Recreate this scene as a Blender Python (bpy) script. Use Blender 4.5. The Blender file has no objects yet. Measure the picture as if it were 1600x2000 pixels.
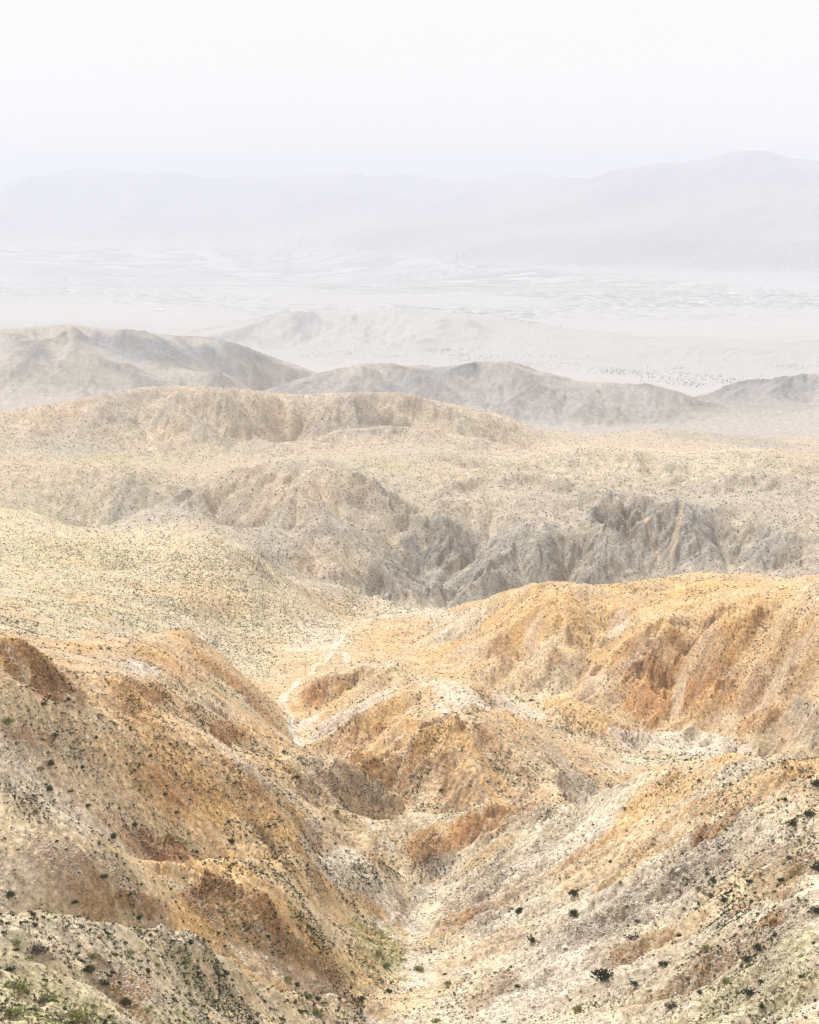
import bpy, bmesh, math, time
import numpy as np
from mathutils import Vector, Euler
T0 = time.time()
rng = np.random.default_rng(11)
S = bpy.context.scene
COL = S.collection
# ------------------------------------------------------------------ camera, sky, sun, exposure
CAM_Z = 1580.0
FPX = 3470.0                       # focal length in pixels of the 1600 x 2000 photograph
PITCH = math.atan(628.0 / FPX)     # the horizon lies 628 px above the centre
cam_d = bpy.data.cameras.new('camera')
cam = bpy.data.objects.new('camera', cam_d); COL.objects.link(cam)
cam_d.sensor_fit = 'VERTICAL'; cam_d.sensor_height = 24.0; cam_d.lens = 24.0 * FPX / 2000.0
cam_d.clip_start = 1.0; cam_d.clip_end = 200000.0
cam.location = (0, 0, CAM_Z); cam.rotation_euler = (math.pi / 2 - PITCH, 0, 0)
S.camera = cam
SUN_EL, SUN_AZ = math.radians(58), math.radians(-38)      # azimuth from +Y towards +X: sun to the left, a little ahead
W = bpy.data.worlds.new('World'); S.world = W; W.use_nodes = True
wn, wl = W.node_tree.nodes, W.node_tree.links
for n in list(wn): wn.remove(n)
w_out = wn.new('ShaderNodeOutputWorld'); w_bg = wn.new('ShaderNodeBackground'); w_sky = wn.new('ShaderNodeTexSky')
w_sky.sky_type = 'NISHITA'; w_sky.sun_disc = False; w_sky.sun_elevation = SUN_EL; w_sky.sun_rotation = SUN_AZ
w_sky.altitude = 1580; w_sky.air_density = 1.0; w_sky.dust_density = 4.0; w_sky.ozone_density = 1.0
w_tc = wn.new('ShaderNodeTexCoord'); w_map = wn.new('ShaderNodeMapping'); w_map.inputs['Scale'].default_value = (1.0, 1.0, 7.0)
w_noise = wn.new('ShaderNodeTexNoise'); w_noise.inputs['Scale'].default_value = 2.2; w_noise.inputs['Detail'].default_value = 4
w_ramp = wn.new('ShaderNodeMapRange'); w_ramp.inputs['From Min'].default_value = .3; w_ramp.inputs['From Max'].default_value = .7
w_ramp.inputs['To Min'].default_value = .92; w_ramp.inputs['To Max'].default_value = .98
w_mix = wn.new('ShaderNodeMix'); w_mix.data_type = 'RGBA'
w_mix.inputs[7].default_value = (9.75, 9.42, 9.25, 1)      # the white veil of high thin cloud
wl.new(w_tc.outputs['Generated'], w_map.inputs['Vector']); wl.new(w_map.outputs[0], w_noise.inputs['Vector'])
wl.new(w_noise.outputs[0], w_ramp.inputs['Value']); wl.new(w_ramp.outputs[0], w_mix.inputs[0])
wl.new(w_sky.outputs[0], w_mix.inputs[6]); wl.new(w_mix.outputs[2], w_bg.inputs['Color'])
w_bg.inputs['Strength'].default_value = .1
wl.new(w_bg.outputs[0], w_out.inputs['Surface'])
sun_d = bpy.data.lights.new('sun', 'SUN'); sun = bpy.data.objects.new('sun', sun_d); COL.objects.link(sun)
sun_d.energy = 4.45; sun_d.angle = math.radians(.8); sun_d.color = (1.0, .97, .925)
sv = Vector((math.cos(SUN_EL) * math.sin(SUN_AZ), math.cos(SUN_EL) * math.cos(SUN_AZ), math.sin(SUN_EL)))
sun.rotation_euler = sv.to_track_quat('Z', 'Y').to_euler()
sun.location = sv * 4000
S.view_settings.view_transform = 'Standard'; S.view_settings.look = 'None'
S.view_settings.exposure = 0.09; S.view_settings.gamma = 1.0; S.view_settings.use_curve_mapping = False
S.render.engine = 'CYCLES'
cy = S.cycles
cy.use_denoising = True
cy.denoising_prefilter = 'NONE'; cy.denoising_input_passes = 'RGB_ALBEDO_NORMAL'
try: cy.denoiser = 'OPENIMAGEDENOISE'
except Exception: pass
cy.volume_bounces = 3; cy.max_bounces = 6; cy.diffuse_bounces = 2; cy.transparent_max_bounces = 8
cy.sample_clamp_indirect = 4.0
S.render.film_transparent = False

HAZE_DENSITY = 4.4e-5

def tag(o, label=None, cat=None, group=None, kind=None):
    if label: o['label'] = label
    if cat: o['category'] = cat
    if group: o['group'] = group
    if kind: o['kind'] = kind
    return o

# ------------------------------------------------------------------ numpy noise
F = np.float32
def _hash(ix, iy, seed):
    h = (ix.astype(np.int64) * 374761393 + iy.astype(np.int64) * 668265263 + seed * 1442695041) & 0xffffffff
    h = ((h ^ (h >> 13)) * 1274126177) & 0xffffffff
    h = ((h ^ (h >> 16)) * 2246822519) & 0xffffffff
    return (h ^ (h >> 15)) & 0xffffffff
def hash01(ix, iy, seed):
    return (_hash(ix, iy, seed).astype(np.float64) / 4294967296.0).astype(F)
def perlin(x, y, seed):
    ix = np.floor(x); iy = np.floor(y); fx = (x - ix).astype(F); fy = (y - iy).astype(F)
    u = fx * fx * fx * (fx * (fx * 6 - 15) + 10); v = fy * fy * fy * (fy * (fy * 6 - 15) + 10)
    def g(dx, dy):
        a = hash01(ix + dx, iy + dy, seed) * F(2 * math.pi)
        return np.cos(a) * (fx - dx) + np.sin(a) * (fy - dy)
    a = g(0, 0); b = g(1, 0); c = g(0, 1); d = g(1, 1)
    return ((a + (b - a) * u) + ((c + (d - c) * u) - (a + (b - a) * u)) * v) * F(1.5)
def fbm(x, y, seed, octaves=4):
    t = 0; a = 1.0
    for k in range(octaves):
        t = t + a * perlin(x * 2 ** k, y * 2 ** k, seed + k); a *= .5
    return t
def sstep(a, b, x):
    t = np.clip((x - a) / (b - a), 0, 1); return t * t * (3 - 2 * t)
def erosion(px, py, dx, dy, seed):
    """stripes running down the slope: (dx,dy) is the unit vector across it"""
    ix = np.floor(px); iy = np.floor(py); fx = (px - ix).astype(F); fy = (py - iy).astype(F)
    val = 0; gx = 0; gy = 0; wt = 0
    for i in (-1, 0, 1, 2):
        for j in (-1, 0, 1, 2):
            hx = hash01(ix - i + 1, iy - j + 1, seed) * F(.6); hy = hash01(ix - i + 1, iy - j + 1, seed + 77) * F(.6)
            ax = fx + (i - 1) - hx + F(.0); ay = fy + (j - 1) - hy
            d = ax * ax + ay * ay
            w = np.exp(-d * F(2.2))
            m = (ax * dx + ay * dy) * F(2 * math.pi)
            val = val + np.cos(m) * w; s = -np.sin(m) * w
            gx = gx + s * dx; gy = gy + s * dy; wt = wt + w
    return val / wt, gx / wt, gy / wt

# ------------------------------------------------------------------ the lie of the land: ridge and valley lines
def az_tan(px, py):
    """direction through a pixel of the photograph -> azimuth (0 = straight ahead), drop per metre of ground distance"""
    x = (px - 800.0) / FPX; y = (1000.0 - py) / FPX
    wy = math.cos(PITCH) + y * math.sin(PITCH); wz = -math.sin(PITCH) + y * math.cos(PITCH)
    return math.atan2(x, wy), -wz / math.hypot(x, wy)
def az_drop(px, r, drop):
    t = drop / r
    az = 0
    x = (px - 800.0) / FPX
    for _ in range(4):     # azimuth of the column at that steepness
        dep = math.cos(PITCH) + t * math.sin(PITCH) / max(math.cos(az), .1) * math.cos(az)
        az = math.atan(x * dep)
    return az, t
LINES = []   # (tag, [(az, lnr, tan)], back)
def L(region, pts, back=None):
    """pts: (px, py, r) seen points, or (px, r, 'd', drop) points told by their depth below the camera; back: (ratio of r, extra drop) of a hidden foot behind a crest"""
    q = []
    pts = list(pts)
    if pts[0][0] <= 10 or pts[0][0] >= 1590:
        p = pts[0]; pts.insert(0, ((p[0] - 480 if p[0] < 800 else p[0] + 480),) + tuple(p[1:]))
    if pts[-1][0] <= 10 or pts[-1][0] >= 1590:
        p = pts[-1]; pts.append(((p[0] - 480 if p[0] < 800 else p[0] + 480),) + tuple(p[1:]))
    for p in pts:
        if len(p) == 4: a, t = az_drop(p[0], p[1], p[3]); r = p[1]
        else: a, t = az_tan(p[0], p[1]); r = p[2]
        q.append((a, math.log(r), t))
    out = []
    for (a, b) in zip(q[:-1], q[1:]):
        n = max(1, int(math.hypot((b[0] - a[0]), (b[1] - a[1])) / .021))
        for k in range(n):
            f = k / n; out.append(tuple(a[i] + (b[i] - a[i]) * f for i in range(3)))
    out.append(q[-1])
    LINES.append((region, out))
    if back:
        LINES.append((region, [(a, l + math.log(back[0]), (t * math.exp(l) + back[1]) / (math.exp(l) * back[0])) for (a, l, t) in out[::2]]))

# below the frame
L('front_left', [(0, 180, 'd', 112), (800, 180, 'd', 122), (1600, 180, 'd', 112)])
L('front_left', [(0, 260, 'd', 140), (400, 300, 'd', 165), (740, 420, 'd', 235), (1200, 380, 'd', 205), (1600, 330, 'd', 172)])
# gully between the two near slopes
L('front_right', [(735, 2040, 530), (745, 2000, 556), (725, 1960, 575), (775, 1944, 595), (815, 1912, 620), (803, 1865, 650), (769, 1831, 680), (740, 1806, 700), (775, 1794, 712), (822, 1769, 730), (862, 1740, 757)])
L('central', [(845, 776, 'd', 312), (800, 795, 'd', 314), (762, 1684, 802), (735, 1645, 835), (708, 1612, 868), (740, 900, 'd', 328), (790, 940, 'd', 340), (770, 1000, 'd', 352), (712, 1500, 1080), (650, 1130, 'd', 372), (590, 1462, 1180)])
L('central', [(590, 1462, 1180), (578, 1435, 1215), (555, 1400, 1290), (548, 1370, 1350), (565, 1340, 1430), (602, 1312, 1530), (655, 1275, 1640)])
# near left hump
L('front_left', [(0, 1784, 400), (78, 1778, 405), (150, 1787, 410), (203, 1800, 418), (244, 1809, 424), (297, 1819, 430), (328, 1816, 436), (369, 1819, 444), (406, 1837, 452), (447, 1864, 465), (478, 1896, 474), (534, 1922, 488), (575, 1936, 500), (619, 1941, 512), (650, 1938, 524), (681, 1953, 536), (712, 1981, 546)], (1.05, 20))
L('front_left', [(0, 2000, 330), (200, 2000, 355), (400, 2000, 405), (600, 2000, 490)])
L('front_left', [(0, 1890, 368), (250, 1900, 395), (420, 1930, 440), (560, 1960, 494)])
# gravel gully behind it
L('ridge_b', [(0, 500, 'd', 216), (200, 522, 'd', 233), (350, 542, 'd', 243), (450, 1852, 560), (530, 1882, 566), (600, 1912, 571), (660, 1938, 577)])
# second ridge on the left, yellow saddle and brown bluff
L('ridge_b', [(0, 1500, 560), (60, 1548, 552), (134, 1600, 548), (175, 1619, 552), (219, 1647, 558), (266, 1675, 566), (312, 1684, 578), (359, 1684, 590), (406, 1680, 597), (453, 1673, 602), (500, 1675, 612)], (1.045, 15))
L('ridge_b', [(453, 1705, 588), (494, 1725, 583), (525, 1756, 581), (556, 1794, 579), (575, 1819, 580), (603, 1844, 581), (640, 1872, 585), (665, 1915, 588)])
L('ridge_b', [(375, 1740, 571), (350, 1775, 556), (365, 1810, 552)])
L('ridge_b', [(500, 1675, 612), (560, 1690, 640), (615, 1686, 668), (650, 1695, 695), (719, 1690, 730), (770, 1700, 745), (862, 1731, 755)])
L('ridge_b', [(600, 1760, 640), (680, 1790, 672), (700, 1860, 625)])
L('ridge_b', [(0, 1640, 532), (100, 1690, 528), (250, 1745, 538)])
# long tan slope behind
L('slope_c', [(0, 1309, 630), (31, 1322, 633), (69, 1337, 640), (109, 1350, 646), (156, 1366, 654), (203, 1381, 662), (250, 1394, 670), (281, 1416, 672), (328, 1434, 676), (359, 1453, 678), (406, 1469, 681), (469, 1490, 688), (500, 1503, 692), (556, 1556, 700), (587, 1587, 706), (600, 1625, 704), (612, 1670, 700)], (1.035, 13))
L('slope_c', [(150, 1480, 625), (300, 1560, 635), (450, 1600, 658)])
# orange cliff at the far left
L('ridge_e', [(0, 1256, 672), (31, 1262, 676), (62, 1275, 679), (94, 1284, 684), (109, 1303, 687), (134, 1322, 690), (172, 1347, 695)], (1.06, 14))
# scarps behind the long slope
L('ridge_d', [(215, 1330, 800), (230, 1327, 805), (281, 1330, 820), (316, 1341, 850), (340, 1362, 860)], (1.04, 9))
L('ridge_d', [(256, 1396, 705), (328, 1403, 778), (390, 1414, 845), (416, 1416, 880), (453, 1412, 930), (487, 1424, 965), (531, 1437, 1020), (575, 1456, 1120)], (1.05, 14))
L('ridge_d', [(390, 1432, 815), (440, 1462, 835), (480, 1484, 848), (530, 1480, 862), (572, 1472, 888), (619, 1475, 906), (681, 1494, 908), (712, 1516, 907), (759, 1541, 906), (800, 1578, 903)], (1.06, 22))
L('ridge_d', [(520, 1530, 800), (600, 1570, 830), (680, 1585, 850), (760, 1595, 885)])
L('slope_c', [(420, 1455, 740), (500, 1490, 770), (590, 1575, 785), (650, 1640, 800)])
# eroded pinkish slope and its skyline against the plain
L('ridge_g', [(0, 1227, 980), (41, 1237, 1000), (78, 1259, 960), (125, 1256, 1000), (175, 1247, 1050), (231, 1244, 1100), (266, 1246, 1150), (312, 1236, 1230), (359, 1237, 1260), (390, 1247, 1240), (406, 1269, 1200), (453, 1316, 1160), (494, 1341, 1200), (531, 1362, 1290), (542, 1372, 1330)], (1.08, 34))
L('ridge_g', [(120, 1300, 850), (220, 1290, 950), (320, 1310, 990), (400, 1360, 990), (480, 1400, 1020), (545, 1425, 1180)])
L('ridge_g', [(280, 1285, 1010), (340, 1295, 1060), (380, 1330, 1070)])
# near right slope
L('front_right', [(1600, 1480, 652), (1537, 1481, 664), (1472, 1481, 676), (1444, 1468, 684), (1412, 1467, 690), (1378, 1481, 696), (1300, 1508, 712), (1253, 1509, 722), (1222, 1525, 728), (1190, 1540, 734), (1160, 1562, 738), (1112, 1572, 746), (1069, 1581, 756), (1050, 1584, 762), (1025, 1578, 770), (1000, 1572, 780), (962, 1567, 790), (919, 1578, 797), (878, 1586, 803), (847, 1594, 808), (800, 1590, 816), (760, 1598, 826), (735, 1612, 838)], (1.07, 36))
L('front_right', [(1600, 2000, 435), (1400, 2000, 468), (1200, 2000, 502), (1000, 2000, 530), (850, 2000, 546)])
L('front_right', [(1600, 1750, 520), (1450, 1750, 560), (1300, 1750, 604), (1150, 1750, 645), (1000, 1750, 690), (920, 1750, 722)])
L('front_right', [(1600, 1870, 478), (1300, 1880, 545), (1100, 1900, 568), (930, 1905, 596)])
L('front_right', [(1600, 1600, 592), (1400, 1610, 645), (1200, 1620, 698), (1050, 1640, 735), (1000, 1680, 735), (900, 1720, 752)])
# a shallow draw down the near right slope
L('front_right', [(1600, 1790, 507), (1500, 1840, 506), (1380, 1880, 524), (1280, 1930, 520), (1200, 1990, 508)])
# central hill
L('central', [(600, 1322, 1490), (631, 1303, 1540), (684, 1295, 1500), (741, 1287, 1400), (787, 1290, 1320), (819, 1292, 1270), (850, 1309, 1200), (897, 1322, 1170), (928, 1341, 1150), (959, 1359, 1140), (991, 1378, 1136), (1037, 1406, 1130), (1069, 1422, 1130), (1100, 1441, 1130), (1128, 1456, 1130), (1175, 1478, 1130)], (1.06, 24))
L('central', [(760, 1440, 985), (800, 1419, 962), (847, 1409, 955), (884, 1391, 955), (912, 1394, 952), (940, 1409, 950), (987, 1437, 945), (1019, 1462, 940), (1069, 1481, 932), (1110, 1535, 902)])
L('central', [(900, 1372, 1040), (960, 1400, 1050), (1040, 1440, 1040), (1130, 1500, 1010)])
L('central', [(650, 1405, 1225), (700, 1372, 1240), (760, 1345, 1240), (820, 1318, 1200)])
L('central', [(620, 1440, 1175), (700, 1440, 1130), (740, 1480, 1060), (700, 1482, 1095)])
L('central', [(760, 1588, 888), (900, 1590, 882), (1000, 1590, 880), (1130, 1572, 888), (1180, 1512, 1050)])
L('central', [(800, 1500, 925), (900, 1480, 915), (1000, 1520, 908)])
# fan and gravel wash on the right
L('plain', [(1230, 1478, 1205), (1400, 1456, 1200), (1500, 1475, 1140), (1600, 1490, 1080)])
L('plain', [(1300, 800, 'd', 302), (1500, 770, 'd', 285), (1600, 740, 'd', 268)])
L('plain', [(1250, 980, 'd', 342), (1400, 980, 'd', 340), (1600, 950, 'd', 322)])
L('plain', [(960, 1357, 1420), (1040, 1397, 1345), (1150, 1320, 'd', 408), (1250, 1422, 1318)])
# little cone hill
L('cone', [(1050, 1404, 1270), (1069, 1391, 1270), (1100, 1367, 1272), (1137, 1378, 1260), (1172, 1387, 1250), (1216, 1409, 1242), (1253, 1425, 1238), (1284, 1449, 1232)], (1.03, 14))
L('plain', [(1060, 1432, 1225), (1100, 1440, 1222), (1144, 1456, 1215), (1206, 1476, 1202), (1253, 1471, 1210), (1300, 1458, 1228)])
# the orange mass on the right
L('mass', [(694, 1224, 1880), (725, 1219, 1900), (787, 1209, 1900), (866, 1195, 1880), (897, 1181, 1850), (959, 1169, 1780), (991, 1153, 1720), (1022, 1144, 1670), (1069, 1140, 1620), (1100, 1141, 1610), (1131, 1147, 1605), (1153, 1161, 1600), (1172, 1169, 1600), (1194, 1167, 1605), (1219, 1161, 1612), (1250, 1139, 1620), (1287, 1128, 1630), (1350, 1118, 1640), (1391, 1119, 1635), (1428, 1123, 1620), (1469, 1133, 1600), (1531, 1134, 1580), (1559, 1125, 1570), (1600, 1119, 1560)], (1.09, 48))
L('mass', [(1256, 1217, 1435), (1312, 1212, 1420), (1366, 1200, 1435), (1397, 1191, 1445), (1475, 1166, 1430), (1600, 1159, 1350)], (1.035, 9))
L('mass', [(1300, 1290, 1385), (1378, 1237, 1335), (1444, 1212, 1300), (1506, 1206, 1260), (1600, 1205, 1195)])
L('mass', [(1184, 1381, 1350), (1241, 1412, 1335), (1256, 1419, 1330), (1300, 1424, 1312), (1331, 1428, 1290), (1381, 1437, 1245), (1412, 1444, 1222), (1459, 1456, 1185), (1522, 1469, 1145), (1600, 1488, 1085)])
L('mass', [(1175, 1180, 1600), (1186, 1235, 1535), (1165, 1290, 1465), (1135, 1350, 1400)])
L('mass', [(1090, 1146, 1598), (1045, 1210, 1525), (990, 1265, 1480), (930, 1312, 1470)])
L('mass', [(1015, 1152, 1700), (960, 1222, 1640), (890, 1300, 1550)])
L('mass', [(1118, 1160, 1582), (1115, 1220, 1500), (1085, 1275, 1446)])
L('mass', [(1065, 1165, 1600), (1040, 1240, 1550), (1005, 1315, 1480)])
L('mass', [(1370, 1214, 1425), (1338, 1290, 1400), (1320, 1370, 1358)])
L('mass', [(1285, 1245, 1400), (1268, 1330, 1342), (1258, 1395, 1324)])
L('mass', [(1405, 1255, 1308), (1385, 1330, 1268), (1372, 1405, 1250)])
L('mass', [(1490, 1225, 1290), (1480, 1300, 1262), (1440, 1400, 1224)])
L('mass', [(1560, 1215, 1215), (1530, 1300, 1178), (1490, 1410, 1158)])
L('mass', [(1330, 1135, 1625), (1300, 1175, 1560), (1270, 1205, 1500)])
L('mass', [(1225, 1175, 1590), (1215, 1215, 1500)])
L('front_right', [(962, 1570, 786), (920, 1630, 760), (885, 1690, 754)])
L('front_right', [(1000, 1577, 784), (960, 1640, 772), (905, 1715, 759)])
L('front_right', [(900, 1584, 804), (870, 1640, 783), (845, 1700, 775)])
L('front_right', [(835, 1596, 806), (812, 1650, 788), (797, 1690, 788)])
L('mass', [(1125, 1278, 1445), (1090, 1300, 1440), (1050, 1340, 1425)])
L('mass', [(860, 1302, 1555), (900, 1322, 1510), (960, 1345, 1455)])
L('mass', [(820, 1255, 1720), (920, 1215, 1690), (1000, 1200, 1600), (1060, 1190, 1540)])
L('mass', [(1400, 1340, 1285), (1500, 1350, 1220), (1600, 1360, 1140)])
# hidden hollow behind it, and the foot of the brown mountain
L('brown', [(900, 2080, 'd', 505), (1050, 2050, 'd', 510), (1200, 2020, 'd', 505), (1400, 2000, 'd', 495), (1600, 1980, 'd', 480)])
L('plain', [(740, 1212, 1900), (800, 1195, 2050), (870, 1186, 2120)])
L('plain', [(0, 1200, 1300), (100, 1190, 1550), (300, 1190, 1750), (450, 1210, 1800), (600, 1230, 1800), (680, 1210, 1930)])
L('plain', [(450, 1300, 1600), (520, 1330, 1500)])
L('plain', [(0, 1110, 1950), (150, 1090, 2080), (300, 1085, 2080), (420, 1060, 2120), (520, 1110, 2130), (640, 1145, 2170), (720, 1167, 2180)])
L('brown', [(530, 1118, 2150), (640, 1147, 2190), (720, 1168, 2200), (830, 1181, 2210), (880, 1186, 2220), (1000, 1180, 2240), (1100, 1172, 2260), (1300, 1120, 2300), (1450, 1110, 2300), (1600, 1110, 2260)])
L('plain', [(0, 985, 2500), (100, 1010, 2420), (250, 1035, 2280), (420, 1050, 2180)])
# brown hill in the middle: crest left and right
L('brown', [(280, 1000, 2440), (360, 965, 2500), (430, 930, 2550), (520, 905, 2565), (600, 897, 2555), (650, 905, 2535), (690, 930, 2495), (740, 962, 2455), (800, 1000, 2410)], (1.08, 85))
L('brown', [(800, 1000, 2410), (870, 985, 2470), (960, 965, 2520), (1060, 965, 2500), (1150, 972, 2460), (1200, 962, 2460), (1290, 978, 2470), (1420, 988, 2450), (1520, 1005, 2430), (1600, 1025, 2400)])
L('brown', [(1165, 1000, 2440), (1240, 1062, 2370), (1305, 1112, 2312)])
L('brown', [(800, 1030, 2440), (830, 1100, 2350), (860, 1165, 2240)])
L('brown', [(1060, 985, 2460), (1000, 1040, 2360), (960, 1100, 2270), (930, 1160, 2230)])
L('brown', [(720, 985, 2425), (760, 1060, 2340), (770, 1140, 2215)])
L('brown', [(620, 960, 2425), (660, 1040, 2330), (690, 1120, 2230)])
L('brown', [(560, 960, 2420), (570, 1040, 2330), (560, 1100, 2220)])
L('brown', [(1100, 1030, 2385), (1030, 1090, 2310), (990, 1140, 2262)])
L('brown', [(960, 1030, 2405), (925, 1090, 2325), (890, 1150, 2245)])
L('brown', [(180, 1030, 2350), (260, 1008, 2410), (340, 995, 2430), (400, 1003, 2400), (440, 1030, 2320)], (1.04, 34))
L('plain', [(280, 1110, 1975), (330, 1076, 2030), (400, 1058, 2060), (470, 1074, 2050), (530, 1106, 2080)], (1.03, 17))
L('plain', [(290, 1150, 1860), (400, 1165, 1840), (500, 1160, 1880)])
def lump(region, crest, dpy, dr, back):
    L(region, crest, back); L(region, [(a, b + dpy, r - dr) for a, b, r in crest])
lump('brown', [(850, 945, 2590), (930, 925, 2620), (1020, 918, 2640), (1100, 930, 2620), (1170, 950, 2580)], 30, 50, (1.04, 38))
lump('brown', [(1330, 945, 2600), (1420, 925, 2640), (1500, 920, 2650), (1600, 935, 2600)], 30, 50, (1.04, 38))
lump('basin', [(960, 905, 2850), (1050, 884, 2900), (1150, 872, 2930), (1250, 880, 2910), (1330, 900, 2860)], 26, 50, (1.04, 36))
lump('basin', [(1310, 902, 2890), (1400, 880, 2950), (1500, 882, 2940), (1600, 897, 2880)], 24, 50, (1.04, 36))
lump('tan_hill', [(560, 862, 3290), (650, 838, 3340), (760, 828, 3360), (860, 840, 3340), (950, 862, 3290)], 25, 60, (1.04, 40))
lump('basin', [(40, 932, 2850), (130, 910, 2900), (220, 904, 2920), (320, 922, 2880)], 22, 50, (1.035, 30))
L('tan_hill', [(100, 860, 3270), (250, 850, 3300), (400, 845, 3320)])
L('basin', [(720, 900, 2950), (860, 890, 3000), (950, 900, 3010), (1200, 898, 3060), (1450, 898, 3060), (1600, 910, 3010)])
# beyond: yellow basin, far tan hills
L('basin', [(0, 930, 2850), (100, 905, 3080), (260, 895, 3180), (420, 885, 3230), (560, 885, 3230)])
L('tan_hill', [(0, 822, 3380), (60, 800, 3430), (150, 786, 3440), (230, 768, 3460), (320, 758, 3480), (390, 762, 3480), (440, 774, 3480), (520, 790, 3500), (590, 803, 3520), (640, 795, 3520), (700, 785, 3530), (780, 785, 3530), (850, 795, 3540), (960, 808, 3560), (1010, 826, 3570), (1080, 850, 3580)], (1.12, 80))
L('tan_hill', [(1080, 852, 3700), (1170, 848, 3750), (1260, 838, 3800), (1330, 842, 3800), (1420, 852, 3800), (1500, 862, 3750), (1600, 872, 3700)], (1.1, 60))
# grey hills
L('grey_hill', [(545, 780, 5420), (575, 757, 5480), (620, 735, 5520), (665, 713, 5560), (740, 707, 5600), (790, 714, 5600), (860, 723, 5620), (910, 712, 5620), (950, 707, 5620), (1010, 711, 5620), (1060, 724, 5620), (1100, 735, 5600), (1200, 744, 5570), (1270, 755, 5540), (1330, 778, 5500), (1370, 800, 5420)], (1.2, 300))
L('grey_hill', [(560, 820, 5000), (700, 815, 5100), (900, 815, 5150), (1100, 826, 5150), (1300, 828, 5150), (1450, 822, 5200), (1600, 825, 5200)])
L('grey_hill', [(700, 770, 5300), (860, 770, 5330), (1000, 775, 5330), (1150, 785, 5300)])
L('right_hill', [(1340, 800, 5900), (1380, 768, 6150), (1440, 752, 6220), (1490, 742, 6250), (1540, 737, 6250), (1600, 727, 6250)], (1.2, 300))
L('right_hill', [(1380, 795, 5900), (1480, 785, 5950), (1600, 785, 5900)])
L('left_hill', [(0, 648, 6570), (40, 655, 6570), (70, 656, 6570), (100, 642, 6590), (150, 633, 6620), (190, 642, 6620), (250, 650, 6630), (300, 655, 6650), (340, 674, 6670), (385, 690, 6720), (420, 682, 6770), (460, 683, 6820), (520, 698, 6870), (580, 717, 6870), (640, 742, 6770)], (1.18, 260))
L('left_hill', [(0, 780, 5800), (200, 775, 5900), (400, 775, 6000), (560, 775, 6100)])
L('left_hill', [(0, 700, 6270), (150, 705, 6240), (300, 725, 6220), (450, 735, 6220)])
L('valley', [(0, 9300, 'd', 1120), (400, 9300, 'd', 1115), (700, 9000, 'd', 1105), (1100, 8800, 'd', 1100), (1400, 8800, 'd', 1090), (1600, 8800, 'd', 1080)])
# valley floor, desert hills in it
L('valley', [(0, 12500, 'd', 1190), (400, 12000, 'd', 1180), (620, 11000, 'd', 1140), (900, 11000, 'd', 1140), (1300, 10800, 'd', 1150), (1600, 10800, 'd', 1150)])
L('desert_hill', [(500, 680, 14000), (650, 685, 13600), (800, 682, 13500), (1000, 688, 13000), (1200, 700, 12700), (1350, 712, 12300), (1600, 715, 12200)])
L('desert_hill', [(440, 640, 15050), (500, 620, 15150), (560, 610, 15250), (610, 605, 15250), (680, 609, 15250), (740, 604, 15250), (800, 606, 15150), (870, 613, 15050), (940, 620, 14850), (1020, 634, 14550), (1100, 643, 14350), (1200, 658, 13950), (1290, 668, 13650), (1350, 664, 13450), (1450, 668, 13350), (1600, 672, 13250)], (1.12, 170))
L('desert_hill', [(0, 640, 16500), (150, 638, 16800), (300, 645, 16300), (420, 650, 15600)], (1.03, 30))
L('valley', [(0, 618, 20000), (400, 615, 20000), (500, 18800, 'd', 1420), (900, 18500, 'd', 1400), (1200, 640, 18200), (1600, 640, 17800)])
L('valley', [(0, 560, 28700), (400, 560, 28700), (800, 560, 28700), (1200, 575, 26700), (1600, 580, 26200)])
L('valley', [(0, 492, 46300), (400, 498, 44500), (600, 503, 43000), (760, 518, 38500), (1000, 540, 32500), (1240, 562, 28300), (1600, 567, 27800)])
L('mountain', [(0, 440, 50000), (300, 440, 49500), (600, 450, 46500), (800, 470, 41500), (950, 485, 37000), (1050, 497, 35500), (1250, 490, 33500), (1600, 480, 32500)])
L('mountain', [(0, 362, 55000), (50, 346, 55500), (95, 345, 56000), (150, 335, 56500), (205, 328, 57000), (240, 338, 57000), (290, 341, 57000), (340, 338, 57000), (410, 351, 57000), (460, 343, 57000), (520, 346, 57000), (560, 344, 57000), (620, 339, 57000), (660, 338, 57000), (735, 351, 57000), (770, 346, 57000), (830, 343, 57000), (880, 358, 56000), (915, 361, 55000), (960, 349, 54000), (1000, 340, 53000), (1060, 335, 52000), (1100, 346, 51000), (1130, 348, 50000), (1165, 343, 48500), (1200, 329, 47500), (1280, 320, 46000), (1350, 318, 45500), (1420, 304, 45000), (1465, 297, 45000), (1500, 300, 45000), (1550, 308, 45000), (1600, 313, 45000)], (1.1, 700))
L('mountain', [(700, 420, 50000), (900, 420, 48000), (1100, 410, 43500), (1350, 400, 39500), (1600, 400, 38500)])
L('mountain', [(0, 75000, 'd', 600), (800, 75000, 'd', 600), (1600, 75000, 'd', 600)])

REG = ['front_left', 'ridge_b', 'slope_c', 'ridge_e', 'ridge_d', 'ridge_g', 'front_right', 'central', 'cone', 'mass', 'plain', 'brown', 'basin', 'tan_hill', 'grey_hill', 'right_hill', 'left_hill', 'desert_hill', 'valley', 'mountain']
P = np.array([p for _, l in LINES for p in l]); PR = np.array([REG.index(t) for t, l in LINES for p in l])
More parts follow.
